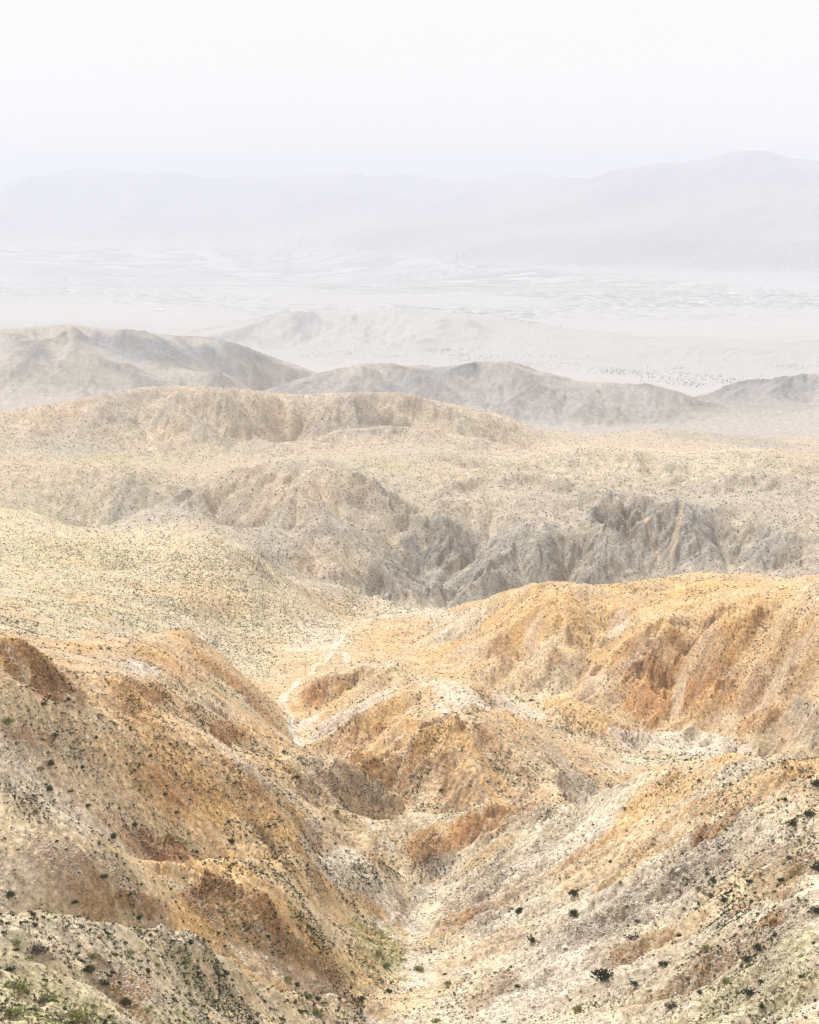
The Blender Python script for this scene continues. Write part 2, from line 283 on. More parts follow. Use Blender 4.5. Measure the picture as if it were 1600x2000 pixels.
# thin out points that nearly coincide
keep = []
for i in range(len(P)):
    if not keep or np.min(np.hypot(P[keep, 0] - P[i, 0], P[keep, 1] - P[i, 1])) > .0035: keep.append(i)
P = P[keep]; PR = PR[keep]
n = len(P)
A0, A1 = -.365, .365
R0, R1 = math.log(185.0), math.log(72000.0)
X0 = np.stack([P[:, 0], P[:, 1]], 1)
def kern(d2): return np.sqrt(d2 + 6e-5)
D2 = ((X0[:, None] - X0[None]) ** 2).sum(2)
M = np.zeros((n + 3, n + 3)); M[:n, :n] = kern(D2) - np.eye(n) * 1.5e-3; M[:n, n] = 1; M[:n, n + 1:] = X0; M[n, :n] = 1; M[n + 1:, :n] = X0.T
sol = np.linalg.solve(M, np.concatenate([P[:, 2], [0, 0, 0]]))
NA, NR = 345, 860
ga = np.linspace(A0, A1, NA); gr = np.linspace(R0, R1, NR)
Tg = np.zeros((NA, NR), F); Rg = np.zeros((NA, NR), np.int16)
x32 = X0.astype(F); c32 = sol[:n].astype(F)
for i in range(NA):
    d2 = (x32[None, :, 0] - F(ga[i])) ** 2 + (gr.astype(F)[:, None] - x32[None, :, 1]) ** 2
    Rg[i] = PR[np.argmin(d2, 1)]
    Tg[i] = kern(d2) @ c32 + sol[n] + sol[n + 1] * ga[i] + sol[n + 2] * gr
print('surface', n, round(time.time() - T0, 1))
# ------------------------------------------------------------------ grid: finer where the ground faces the viewpoint
NC, NRW = 1030, 1450
ca = np.linspace(A0 + .005, A1 - .005, NC)
def cubic(fr):
    f = fr; return (-.5 * f + f * f - .5 * f ** 3, 1 - 2.5 * f * f + 1.5 * f ** 3, .5 * f + 2 * f * f - 1.5 * f ** 3, -.5 * f * f + .5 * f ** 3)
u = (ca - A0) / (A1 - A0) * (NA - 1); iu = np.clip(np.floor(u).astype(int), 1, NA - 3); wu = cubic(u - iu)
Tc = sum(wu[k][:, None] * Tg[iu + k - 1] for k in range(4))         # NC x NR
dens = np.zeros_like(Tc)
dT = np.abs(np.diff(Tc, axis=1, append=Tc[:, -1:]))
run = np.minimum.accumulate(Tc, axis=1)
vis = (Tc <= run + .012)
dens = np.where(vis, dT, dT * .22) / .00062 + .7
dens *= 1.0
ker = np.exp(-(np.arange(-20, 21) / 9.0) ** 2); ker /= ker.sum()
pad = np.pad(dens, ((20, 20), (0, 0)), 'edge')
dens = sum(ker[k] * pad[k:k + NC] for k in range(41))
ker = np.exp(-(np.arange(-6, 7) / 2.5) ** 2); ker /= ker.sum()
pad = np.pad(dens, ((0, 0), (6, 6)), 'edge')
dens = sum(ker[k] * pad[:, k:k + NR] for k in range(13))
cum = np.cumsum(dens, 1); cum = (cum - cum[:, :1]) / (cum[:, -1:] - cum[:, :1])
LR = np.stack([np.interp(np.linspace(0, 1, NRW), cum[i], gr) for i in range(NC)])     # ln r of every grid point
v = (LR - R0) / (R1 - R0) * (NR - 1); iv = np.clip(np.floor(v).astype(int), 1, NR - 3); wv = cubic(v - iv)
ci = np.arange(NC)[:, None]
def samp(G): return sum(wv[k] * G[ci, iv + k - 1] for k in range(4))
TT = samp(Tc)
RR = np.exp(LR); AZ = ca[:, None] + 0 * RR
X = (RR * np.sin(AZ)); Y = (RR * np.cos(AZ))
Zb = CAM_Z - RR * TT
# gradient of the smooth surface in the world
Zg = -np.exp(gr)[None] * Tg
dzdl = np.gradient(Zg, gr[1] - gr[0], axis=1); dzda = np.gradient(Zg, ga[1] - ga[0], axis=0)
def up(G):
    Gc = sum(wu[k][:, None] * G[iu + k - 1] for k in range(4)); return samp(Gc)
gl = up(dzdl) / RR; gt = up(dzda) / RR
GX = (gl * np.sin(AZ) + gt * np.cos(AZ)).astype(F); GY = (gl * np.cos(AZ) - gt * np.sin(AZ)).astype(F)
FACE = sstep(.07, .30, -up(np.gradient(Tg, gr[1] - gr[0], axis=1))).astype(F)
RID = Rg[np.clip(np.round(u).astype(int), 0, NA - 1)][ci, np.clip(np.round(v).astype(int), 0, NR - 1)]
slope = np.hypot(GX, GY)
print('grid', round(time.time() - T0, 1))
# screen position (in photograph pixels) of grid points, used to look up where on the ground a mapped feature lies
def project(X, Y, Z):
    dz = Z - CAM_Z
    dep = Y * math.cos(PITCH) - dz * math.sin(PITCH); upv = Y * math.sin(PITCH) + dz * math.cos(PITCH)
    return 800 + FPX * X / dep, 1000 - FPX * upv / dep
# ------------------------------------------------------------------ geology: colours of the ground, shade painted on the left far hill, and where rock crops out
PXb, PYb = project(X, Y, Zb)
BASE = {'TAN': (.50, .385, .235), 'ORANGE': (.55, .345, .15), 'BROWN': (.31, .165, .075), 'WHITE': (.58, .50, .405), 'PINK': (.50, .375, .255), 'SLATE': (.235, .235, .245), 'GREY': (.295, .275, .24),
        'GREEN': (.42, .385, .20), 'SAND': (.54, .455, .34), 'RUST': (.43, .23, .10), 'LOAM': (.50, .415, .28), 'GOLD': (.505, .36, .21), 'BUFF': (.43, .355, .255), 'BLUE': (.25, .24, .24), 'UMBER': (.395, .335, .265), 'FAWN': (.44, .36, .275), 'HAZEL': (.375, .34, .30), 'DUST': (.40, .375, .355), 'SAGE': (.44, .36, .23), 'PALE': (.52, .44, .32), 'WASH': (.59, .51, .405)}
B = {k: np.array(v_, F) for k, v_ in BASE.items()}
reg_col = {'front_left': 'SAGE', 'ridge_b': 'TAN', 'slope_c': 'GOLD', 'ridge_e': 'ORANGE', 'ridge_d': 'GOLD', 'ridge_g': 'GOLD', 'front_right': 'PALE', 'central': 'GOLD', 'cone': 'GOLD', 'mass': 'GOLD', 'plain': 'LOAM',
           'brown': 'UMBER', 'basin': 'BUFF', 'tan_hill': 'FAWN', 'grey_hill': 'HAZEL', 'right_hill': 'HAZEL', 'left_hill': 'HAZEL', 'desert_hill': 'DUST', 'valley': 'DUST', 'mountain': 'BLUE'}
rc = np.array([BASE[reg_col[k]] for k in REG], F)
# soften region borders
Cg = rc[Rg]
ker = np.exp(-(np.arange(-8, 9) / 4.0) ** 2); ker /= ker.sum()
for ax in (0, 1):
    pw = [(0, 0)] * 3; pw[ax] = (8, 8); pad = np.pad(Cg, pw, 'edge')
    Cg = sum(ker[k] * (pad[k:k + NA] if ax == 0 else pad[:, k:k + NR]) for k in range(17)).astype(F)
CC = Cg[np.clip(np.round(u).astype(int), 0, NA - 1)][ci, np.clip(np.round(v).astype(int), 0, NR - 1)].copy()
ROCK = np.zeros_like(TT, dtype=F); GRASS = np.zeros_like(TT, dtype=F); BARE = np.zeros_like(TT, dtype=F)
wz = perlin(AZ / .011, LR / .011, 91) + .6 * perlin(AZ / .005, LR / .005, 92)
wx = fbm(AZ / .07, LR / .07, 5, 6); wy = fbm(AZ / .07, LR / .07, 15, 6)
def ground_r(px, py):
    """distance at which the ray through a pixel meets the smooth surface"""
    a, t = az_tan(px, py); i = int(round((a - A0) / (A1 - A0) * (NA - 1)))
    hit = np.nonzero(Tg[i] <= t)[0]
    return math.exp(gr[hit[0]]) if len(hit) else 60000.0
def blob(kind, px, py, rx, ry, k=1.0, ang=0.0, rock=0.0, grass=0.0, bare=0.0, nearest=.22):
    """a patch of one kind of ground, an ellipse seen at (px,py) with ragged edges"""
    lr0 = math.log(ground_r(px, py))
    i0 = np.searchsorted(ca, az_tan(px - 2.2 * max(rx, ry), py)[0]); i1 = np.searchsorted(ca, az_tan(px + 2.2 * max(rx, ry), py)[0])
    sl = slice(max(0, i0), min(NC, i1))
    if sl.stop <= sl.start: return
    dx = PXb[sl] - px; dy = PYb[sl] - py
    c, s = math.cos(math.radians(ang)), math.sin(math.radians(ang))
    q = np.hypot((dx * c + dy * s) / rx + .5 * wx[sl], (-dx * s + dy * c) / ry + .5 * wy[sl])
    q = q + .22 * wz[sl]
    m = (sstep(1.12, .78, q) * (np.abs(LR[sl] - lr0) < nearest)).astype(F)
    if kind == 'GREEN' and lr0 > math.log(950): k *= .5
    if kind: CC[sl] += (B[kind] - CC[sl]) * (m * k)[..., None]
    if rock: ROCK[sl] = np.maximum(ROCK[sl], m * rock)
    if grass: GRASS[sl] = np.maximum(GRASS[sl], m * grass)
    if bare: BARE[sl] = np.maximum(BARE[sl], m * bare)
# angle: degrees clockwise from the picture's horizontal
for a in [
    # near left hump: sage with green at the corner, broken rock at the right
    ('GREEN', 60, 1940, 240, 70, .25, 15, .05, 1.0), ('GREEN', 250, 1990, 180, 50, .3, 15, .1, .8), ('GREEN', 200, 1800, 160, 25, .35, 8, 0, .5), ('WHITE', 110, 1820, 130, 30, .25, 5),
    ('BROWN', 240, 1930, 80, 40, .35, 30, .8), ('PINK', 190, 1900, 120, 40, .5, 35, .25), ('GREY', 400, 1960, 120, 50, .15, 25, .6), ('WHITE', 360, 1830, 50, 14, .7, 5, .4), ('TAN', 620, 1960, 60, 30, .8, 30, .1),
    ('TAN', 500, 1960, 160, 60, .6, 25), ('GREY', 1080, 1085, 330, 70, .6, 0, .5), ('GREY', 1400, 1060, 200, 50, .5, 5, .5), ('GREY', 780, 1130, 130, 50, .5, 15, .4), ('ORANGE', 1350, 1240, 280, 110, .55, 0, .1), ('ORANGE', 1020, 1210, 170, 50, .5, -15, .1), ('ORANGE', 400, 1540, 260, 90, .4, 38, .1),
    # gravel gully
    ('WHITE', 520, 1885, 95, 24, 1.0, 20, .35, 0, .8), ('WHITE', 620, 1925, 60, 14, .9, 20, .4), ('GREY', 590, 1860, 40, 22, .55, 35, 1.0), ('GREY', 640, 1900, 40, 22, .5, 40, .9),
    # second ridge
    ('PINK', 110, 1690, 130, 60, .65, 35, .55), ('WHITE', 120, 1570, 120, 22, .65, 37), ('WHITE', 10, 1740, 60, 60, .45, 30, .1), ('BROWN', 270, 1765, 60, 26, .5, 10, .8), ('SAGE', 330, 1720, 60, 30, .5, 20),
    ('ORANGE', 430, 1700, 70, 26, .8, 5), ('ORANGE', 400, 1800, 70, 40, .85, 20), ('BROWN', 460, 1745, 62, 26, .95, 20, 1.0), ('BROWN', 400, 1770, 55, 20, .95, 45, 1.0), ('BROWN', 520, 1790, 60, 25, .85, 48, 1.0),
    ('ORANGE', 600, 1830, 60, 16, .9, 42, .1), ('ORANGE', 520, 1740, 90, 22, .6, 40), ('PINK', 600, 1770, 100, 25, .4, 40), ('GREEN', 740, 1850, 70, 35, .85, 35, .05, 1.0), ('GREEN', 700, 1900, 50, 30, .5, 20, 0, .6), ('ORANGE', 690, 1880, 80, 30, .45, 30),
    ('WHITE', 640, 1700, 40, 18, .95, 35, .4), ('WHITE', 720, 1740, 100, 35, .8, 35, .35), ('WHITE', 770, 1775, 45, 26, .7, 40, 1.0), ('ORANGE', 720, 1780, 90, 14, .6, 33),
    # long tan slope
    ('ORANGE', 330, 1520, 150, 60, .55, 40), ('ORANGE', 400, 1560, 130, 40, .7, 42, .1), ('RUST', 330, 1540, 60, 22, .5, 45, .6), ('BROWN', 280, 1640, 90, 30, .75, 30, 1.0), ('BROWN', 220, 1590, 60, 22, .5, 38, .7), ('BROWN', 330, 1660, 60, 22, .8, 25, 1.0),
    ('WHITE', 30, 1490, 60, 60, .5, 40, .3), ('SAGE', 60, 1420, 90, 50, .6, 25, 0, .4), ('RUST', 60, 1440, 50, 16, .4, 10, .5), ('WHITE', 600, 1640, 26, 42, .6, 20, .7), ('PALE', 480, 1640, 60, 35, .5, 40), ('ORANGE', 540, 1620, 60, 60, .6, 45), ('ORANGE', 250, 1480, 90, 40, .4, 30, .2),
    # orange cliff
    ('BROWN', 60, 1310, 75, 32, .9, 30, 1.0), ('RUST', 20, 1275, 50, 18, .8, 20, .8), ('BROWN', 150, 1345, 40, 22, .7, 35, .9), ('PINK', 50, 1310, 10, 30, .8, 0, 0, 0, 1),
    # scarps
    ('RUST', 280, 1345, 55, 18, .85, 20, 1.0), ('ORANGE', 260, 1370, 60, 20, .7, 30), ('RUST', 290, 1410, 50, 12, .7, 25, .9), ('RUST', 455, 1430, 50, 18, .85, 15, 1.0), ('ORANGE', 500, 1440, 50, 16, .6, 25, .5), ('WHITE', 460, 1480, 90, 12, .5, 35, .2), ('WHITE', 540, 1540, 60, 10, .45, 40, .2),
    ('TAN', 620, 1510, 70, 35, .5, 40, .5), ('BROWN', 640, 1540, 60, 22, .4, 50, .8), ('PINK', 700, 1550, 50, 26, .6, 40, .6), ('GREY', 740, 1570, 50, 18, .4, 40, .7), ('ORANGE', 560, 1500, 60, 20, .5, 45),
    # pinkish eroded slope
    ('PINK', 220, 1300, 90, 26, .7, 15, .4), ('WHITE', 270, 1305, 40, 16, .8, 10, .6), ('ORANGE', 150, 1262, 40, 10, .8, 5, .5), ('ORANGE', 300, 1285, 40, 12, .8, 15, .6), ('RUST', 340, 1315, 40, 14, .6, 25, .6), ('ORANGE', 370, 1250, 50, 18, .85, 30, .7), ('ORANGE', 420, 1305, 60, 22, .7, 40, .5), ('RUST', 480, 1350, 60, 18, .6, 40, .6), ('BROWN', 375, 1385, 22, 10, .7, 30, 1), ('PINK', 420, 1370, 60, 20, .6, 30, 0, 0, .6), ('ORANGE', 520, 1400, 50, 18, .5, 30, .2), ('GREY', 400, 1270, 60, 10, .4, 40),
    # near right slope
    ('WHITE', 1060, 1700, 180, 45, .85, -32, .35), ('WHITE', 1200, 1790, 190, 50, .95, -32, .75), ('WHITE', 1340, 1710, 110, 36, .85, -30, .9), ('WHITE', 1050, 1930, 140, 50, 1.0, -32, .15, 0, .9), ('GREY', 1170, 1810, 110, 22, .35, -30, 1.0), ('GREY', 1330, 1715, 60, 22, .3, -28, 1.0),
    ('PINK', 930, 1860, 110, 20, .9, -32, 0, 0, .9), ('ORANGE', 1170, 1650, 110, 14, .75, -35, 0, 0, .7), ('ORANGE', 1230, 1690, 110, 18, .6, -33, .6), ('ORANGE', 1280, 1560, 130, 22, .65, -25, .35), ('ORANGE', 1420, 1560, 140, 26, .65, -25, .5), ('RUST', 1380, 1620, 60, 10, .5, -33, .9), ('PINK', 1000, 1620, 80, 12, .7, -38, 0, 0, .6), ('ORANGE', 880, 1800, 60, 20, .55, -35, .6), ('BROWN', 960, 1930, 70, 20, .35, -32, .7), ('BROWN', 1240, 1860, 70, 18, .45, -25, .8),
    ('TAN', 1480, 1720, 130, 60, .7, -30, .15), ('BROWN', 1500, 1740, 90, 30, .3, -30, .5), ('SAGE', 1400, 1900, 200, 60, .6, -25, .2, .3), ('BROWN', 1400, 1890, 120, 22, .35, -30, .8), ('GREEN', 1500, 1930, 160, 50, .4, -25, .1, .7), ('RUST', 1510, 1800, 35, 12, .7, -35, 1.0), ('ORANGE', 1260, 1960, 60, 16, .5, -30, .8), ('GREEN', 1560, 1840, 60, 20, .5, -25, 0, .8), ('ORANGE', 1570, 1490, 60, 20, .8, -10, .3), ('ORANGE', 1425, 1478, 50, 14, .8, 0, .2),
    # bluff at the foot of the near right slope
    ('RUST', 880, 1625, 120, 40, .8, -22, 1.0), ('BROWN', 945, 1605, 75, 28, .7, -22, 1.0), ('ORANGE', 830, 1640, 70, 26, .6, -35, .5), ('GREY', 860, 1690, 40, 24, .6, -35, 1.0), ('PINK', 1010, 1590, 40, 14, .6, -30, .8), ('ORANGE', 960, 1660, 70, 14, .6, -35, .4), ('BROWN', 1028, 1583, 20, 12, .7, 0, 1.0),
    # central hill
    ('ORANGE', 860, 1440, 70, 24, .75, 20, .5), ('RUST', 830, 1460, 50, 18, .6, 10, .7), ('BROWN', 890, 1520, 60, 36, .4, 40, .7), ('ORANGE', 940, 1480, 90, 10, .8, 45, 0, 0, .9), ('ORANGE', 960, 1540, 90, 8, .8, 45, 0, 0, .9), ('RUST', 990, 1480, 80, 12, .6, 45, .7), ('BROWN', 900, 1420, 30, 12, .7, 50, .9), ('GREY', 1120, 1540, 60, 26, .7, 30, 1.0), ('GREY', 1080, 1470, 70, 16, .4, 42, .5), ('WHITE', 900, 1400, 70, 14, .8, 25), ('WHITE', 870, 1350, 80, 20, .75, 25, 0, .2), ('GREEN', 820, 1320, 60, 10, .7, 5, 0, .6), ('GREEN', 830, 1395, 60, 8, .6, -15, 0, .7),
    ('RUST', 700, 1440, 90, 24, .7, -25, .9), ('BROWN', 715, 1485, 30, 16, .9, -10, 1.0), ('ORANGE', 740, 1400, 80, 18, .7, -30, .8), ('RUST', 620, 1350, 50, 16, .8, -35, 1.0), ('ORANGE', 690, 1335, 60, 16, .7, -30, .8), ('WHITE', 690, 1390, 110, 12, .8, -30, .4), ('WHITE', 600, 1410, 40, 10, .9, -30, 0, 0, .8), ('SAGE', 720, 1300, 110, 14, .6, -5, .1, .2), ('GREY', 790, 1540, 40, 26, .3, 40, .6), ('PINK', 820, 1500, 60, 30, .4, 40, .4),
    ('ORANGE', 1010, 1410, 60, 12, .5, 40, .5),
    # cone hill
    ('ORANGE', 1150, 1400, 90, 26, .7, 25, .1), ('ORANGE', 1250, 1440, 50, 18, .8, 30, .4),
    # orange mass
    ('ORANGE', 1350, 1180, 240, 60, .6, 0, .1), ('RUST', 1280, 1370, 90, 45, .95, 10, .9), ('RUST', 1250, 1300, 60, 50, .7, -50, .9), ('RUST', 1370, 1330, 60, 80, .75, 0, .9), ('RUST', 1450, 1350, 60, 60, .7, -30, .9), ('ORANGE', 1500, 1260, 120, 50, .7, -10, .6), ('PINK', 1400, 1270, 60, 50, .5, -50, .8), ('PINK', 1325, 1370, 12, 70, 1.0, 12, 0, 0, 1.0), ('PINK', 1350, 1425, 60, 10, .8, -15, 0, 0, 1.0), ('PINK', 1520, 1330, 14, 110, .8, 32, 0, 0, .9), ('PINK', 1560, 1380, 14, 90, .8, 32, 0, 0, .9), ('GREY', 1580, 1400, 50, 60, .5, -50, .6), ('RUST', 1480, 1410, 60, 16, .6, -35, 1.0), ('ORANGE', 1340, 1225, 60, 14, .9, -30, .6), ('ORANGE', 1400, 1205, 60, 12, .8, -25, .3), ('PINK', 1210, 1210, 16, 40, .9, 25, 0, 0, 1), ('PINK', 1040, 1235, 16, 50, .8, 25, 0, 0, 1), ('ORANGE', 1010, 1260, 14, 40, .8, 10, 0, 0, 1), ('PINK', 920, 1275, 100, 20, .8, -30, 0, 0, .8), ('ORANGE', 960, 1200, 110, 30, .5, -25, .1), ('RUST', 990, 1270, 30, 40, .5, -60, .8), ('PALE', 1100, 1320, 70, 24, .5, -35, .3), ('PINK', 1160, 1330, 20, 34, .8, 20, 0, 0, .9), ('WHITE', 890, 1235, 60, 12, .5, -30), ('PINK', 1270, 1150, 60, 30, .4, -20, .4), ('ORANGE', 1320, 1165, 14, 40, .6, 40, 0, 0, .9), ('ORANGE', 1090, 1160, 60, 14, .5, 10, 0),
    # plain and washes
    ('SAND', 640, 1240, 90, 36, .8, -20, 0, .1), ('GREEN', 530, 1260, 90, 30, .5, 20, 0, .5), ('GREEN', 250, 1180, 220, 40, .4, 5, 0, .4), ('SAND', 800, 1195, 110, 10, .9, 3), ('SAND', 700, 1160, 110, 14, .6, 10), ('WHITE', 1010, 1378, 60, 12, .9, 25, 0, 0, .3), ('WHITE', 1340, 1455, 170, 22, .95, 8), ('SAND', 1230, 1490, 70, 16, .7, 0), ('GREEN', 100, 1080, 200, 30, .45, 5, 0, .5), ('GREEN', 400, 1120, 130, 30, .35, 10, 0, .4),
    # brown mountain
    ('GREY', 880, 1090, 110, 70, .75, 30, .6), ('GREY', 1010, 1090, 90, 60, .6, -30, .5), ('GREY', 1240, 1010, 100, 40, .9, 10, 1.0), ('GREY', 1340, 1050, 90, 60, .85, 10, .9), ('GREY', 1160, 1100, 110, 50, .6, 20, .6), ('GREY', 1480, 1070, 130, 50, .7, 10, .7), ('PINK', 1320, 1060, 7, 60, .9, 12, 0, 0, 1, .3), ('PINK', 1268, 1040, 6, 60, .8, -20, 0, 0, 1, .3), ('GREY', 760, 1130, 80, 40, .7, 30, .7), ('GREY', 560, 1060, 70, 40, .35, 40, .3), ('PINK', 640, 1100, 70, 40, .45, 10, .5), ('GREY', 300, 1005, 110, 20, .35, -10), ('SAND', 610, 930, 110, 26, .5, 5), ('PINK', 560, 960, 160, 50, .4, 0), ('GREEN', 60, 1000, 160, 14, .5, 10, 0, .6),
    ('GREEN', 250, 895, 160, 10, .6, -3, 0, .6), ('GREEN', 740, 905, 60, 20, .6, 5, 0, .6), ('SAND', 1200, 900, 260, 30, .5, 0), ('GREY', 250, 830, 120, 24, .3, -20), ('PINK', 120, 800, 120, 16, .6, -15), ('GREY', 450, 850, 110, 20, .3, 10, .3), ('PINK', 200, 840, 150, 30, .5, 0), ('PINK', 560, 810, 80, 14, .5, 10), ('GREY', 700, 830, 110, 20, .4, 0, .3), ('GREY', 1400, 850, 160, 16, .5, 8),
    ('SLATE', 900, 765, 420, 55, .45, 0, .2), ('SLATE', 850, 735, 90, 16, .6, -15, .2), ('SLATE', 280, 676, 170, 22, .85, 14, .3), ('SLATE', 470, 692, 70, 12, .7, 12, .3), ('SLATE', 60, 690, 80, 20, .4, 20), ('GREY', 300, 740, 300, 30, .45, 0, .2), ('SLATE', 1500, 770, 130, 36, .5, 0, .2), ('GREY', 1240, 810, 140, 18, .6, 0),  # dark bluish patches below the left hill's crest paint its shaded side
]:
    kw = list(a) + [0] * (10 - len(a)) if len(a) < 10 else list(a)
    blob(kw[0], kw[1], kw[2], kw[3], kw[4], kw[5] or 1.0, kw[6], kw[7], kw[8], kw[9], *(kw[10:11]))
# dry stream beds: pale sand along the drainage lines
def bed(pts, wpx, kind='WASH', k=1.0):
    wk = 1.35 if pts[0][2] > 1000 else .6
    q = [(az_tan(a, b)[0], math.log(c)) for a, b, c in pts]
    a_min = min(p[0] for p in q) - .03; a_max = max(p[0] for p in q) + .03
    sl = slice(np.searchsorted(ca, a_min), np.searchsorted(ca, a_max))
    best = np.full(TT[sl].shape, 9.0, F)
    aa = AZ[sl] + .0036 * wx[sl] + .0012 * wz[sl]; ll = LR[sl] + .008 * wy[sl]
    for (p, q2) in zip(q[:-1], q[1:]):
        ex, ey = q2[0] - p[0], q2[1] - p[1]
        t = np.clip(((aa - p[0]) * ex + (ll - p[1]) * ey) / (ex * ex + ey * ey), 0, 1)
        best = np.minimum(best, np.hypot(aa - p[0] - t * ex, ll - p[1] - t * ey))
    m = sstep(1.3, .6, best * FPX / (wpx * wk)).astype(F) * k
    CC[sl] += (B[kind] - CC[sl]) * m[..., None]
    BARE[sl] = np.maximum(BARE[sl], m * .65)
bed([(725, 1960, 575), (775, 1944, 595), (815, 1912, 620), (803, 1865, 650), (769, 1831, 680), (740, 1806, 700), (775, 1794, 712), (822, 1769, 730), (862, 1740, 757)], 16, 'WHITE')
bed([(735, 2040, 530), (745, 2000, 556), (725, 1960, 575)], 22, 'WHITE')
bed([(762, 1684, 802), (735, 1645, 835), (708, 1612, 868)], 9, 'WHITE')
bed([(590, 1462, 1180), (578, 1435, 1215), (565, 1410, 1265), (552, 1385, 1315), (555, 1360, 1370), (575, 1340, 1430), (609, 1318, 1520)], 6.5)
bed([(684, 1292, 1590), (668, 1272, 1650), (655, 1256, 1700), (675, 1237, 1790), (694, 1221, 1880), (740, 1211, 1930), (800, 1204, 1990)], 5)
bed([(655, 1256, 1700), (640, 1285, 1610), (609, 1318, 1520)], 4)
bed([(560, 1150, 2050), (640, 1180, 2000), (720, 1200, 1960)], 3, 'SAND', .6)
bed([(320, 1075, 2090), (290, 1090, 2060), (285, 1110, 2020), (295, 1125, 1990)], 2.5, 'PINK', .8)
for q in ([(530, 1118, 2150), (500, 1085, 2180), (440, 1055, 2200)], [(800, 1180, 2200), (860, 1190, 2100)]): bed(q, 3)
print('geology', round(time.time() - T0, 1))
# ------------------------------------------------------------------ erosion and crags
Rf = RR.astype(F)
gx = GX.copy(); gy = GY.copy()
H = np.zeros_like(TT); GUL = np.zeros_like(TT, dtype=F)
flat = np.isin(RID, [REG.index('valley')]).astype(F)
far_k = sstep(2600., 5000., RR).astype(F); far2 = sstep(1300., 2300., RR).astype(F); steep_k = sstep(.6, 1.05, slope).astype(F)
sl_fac = sstep(.03, .33, slope * (1 + .8 * far_k)).astype(F)
lam = 3840.0; seed = 200
while lam > 1.5:
    q = F(lam) / Rf
    w = sstep(.085 + .05 * far2, .05 + .03 * far2, q) * sstep(.0016, .0034, q)
    idx = np.nonzero(w > .01)
    if len(idx[0]):
        x = X[idx]; y = Y[idx]; a = gx[idx]; b = gy[idx]; m = np.hypot(a, b) + 1e-5
        # across-slope unit vector
        e, ex, ey = erosion(x / lam, y / lam, -b / m, a / m, seed)
        amp = w[idx] * sl_fac[idx] * (np.minimum(slope[idx], .55) * (1 - F(.8) * steep_k[idx]) * F(.20) * (1 - far_k[idx]) + F(.055) * far_k[idx]) * (1 + F(.1) * (sstep(2100., 2400., Rf[idx]) - sstep(3900., 4600., Rf[idx]))) * (1 + F(.4) * sstep(.05, .02, q[idx]))
        amp = amp * (F(.75) + F(.5) * ROCK[idx]) * (F(.3) + F(.7) * FACE[idx]) * (1 - flat[idx])
        H[idx] += amp * lam * (e - .2 * np.abs(e))
        gx[idx] += amp * 5.0 * ex; gy[idx] += amp * 5.0 * ey
        GUL[idx] += w[idx] * sl_fac[idx] * e * F(.5 if lam / 1 > 0 else 0) * np.clip(q[idx] / .03, .25, 1)
    # gentle lumps everywhere
    idx = np.nonzero((w > .01))
    if len(idx[0]):
        H[idx] += perlin(X[idx] / lam, Y[idx] / lam, seed + 50) * w[idx] * lam * F(.028) * (F(.4) + sl_fac[idx]) * (1 - flat[idx])
    lam /= 2; seed += 3
# outcrops: jagged rock, relative to what can be seen at that distance
rough = fbm(X / 45.0, Y / 45.0, 900, 4)
OUT = np.clip(ROCK * sstep(-.55, .25, rough) + .75 * sstep(.32, .6, rough) * sstep(.25, .5, slope) * (RR < 3500), 0, 1).astype(F) * (1 - .9 * BARE)
lam = 48.0; seed = 700
while lam > .7:
    q = F(lam) / Rf
    w = sstep(.03, .015, q) * sstep(.0009, .0018, q) * OUT * sstep(.15, .4, slope) * FACE
    idx = np.nonzero(w > .02)
    if len(idx[0]):
        # blocks stretched down the slope
        x = X[idx]; y = Y[idx]; a = GX[idx]; b = GY[idx]; m = np.hypot(a, b) + 1e-5; ux = a / m; uy = b / m
        s = (x * ux + y * uy) / (lam * 1.7); t = (-x * uy + y * ux) / lam
        nz = perlin(s + 3.1, t, seed) ; nz2 = perlin(x / lam * 1.3, y / lam * 1.3, seed + 9)
        H[idx] += w[idx] * (1 - F(.85) * far2[idx]) * lam * F(.12) * ((1 - np.abs(nz) * 2) * .8 + nz2 * .6)
    lam /= 2; seed += 1
Z = Zb + H
# ledges on the steepest outcrops
print('relief', round(time.time() - T0, 1))
# normals of the whole sheet, then colours that follow the make of the ground (scree in gullies, broken rock on steep ground)
V = np.stack([X, Y, Z], -1)
du = np.gradient(V, axis=0); dv = np.gradient(V, axis=1)
N = np.cross(du, dv); N /= np.linalg.norm(N, axis=-1, keepdims=True) + 1e-12
if N[..., 2].mean() < 0: N = -N
steep = 1 - N[..., 2]
tone = fbm(X / 90.0, Y / 90.0, 40, 4).astype(F); tone2 = fbm(X / 17.0, Y / 17.0, 60, 4).astype(F); tone3 = fbm(X / 400.0, Y / 400.0, 80, 4).astype(F)
near = sstep(2600., 1500., RR).astype(F)
mid = sstep(5200., 3500., RR).astype(F)
STK = np.zeros_like(TT, dtype=F)
for (rel, sd, amp_) in ((.035, 811, .5), (.016, 812, .6), (.007, 813, .5)):
    lq = 2.0 ** np.round(np.log2(rel * RR)); m_ = np.hypot(gx, gy) + 1e-5
    sel = np.nonzero(RR < 9000); l_ = lq[sel].astype(F)
    e_, _, _ = erosion(X[sel] / l_, Y[sel] / l_, -gy[sel] / m_[sel], gx[sel] / m_[sel], sd)
    STK[sel] += amp_ * e_ * sstep(.08, .3, slope)[sel]
def mixto(k, m):
    global CC
    CC = CC + (B[k] - CC) * np.clip(m, 0, 1).astype(F)[..., None]
mixto('ORANGE', sstep(.10, .55, tone) * .45 * near * (RID != REG.index('front_left')))
mixto('PALE', sstep(.12, .55, -tone) * .35 * near)
mixto('PINK', sstep(.15, .6, tone3) * .22 * mid)
mixto('GREY', sstep(.25, .7, -tone3) * .3 * (1 - near))
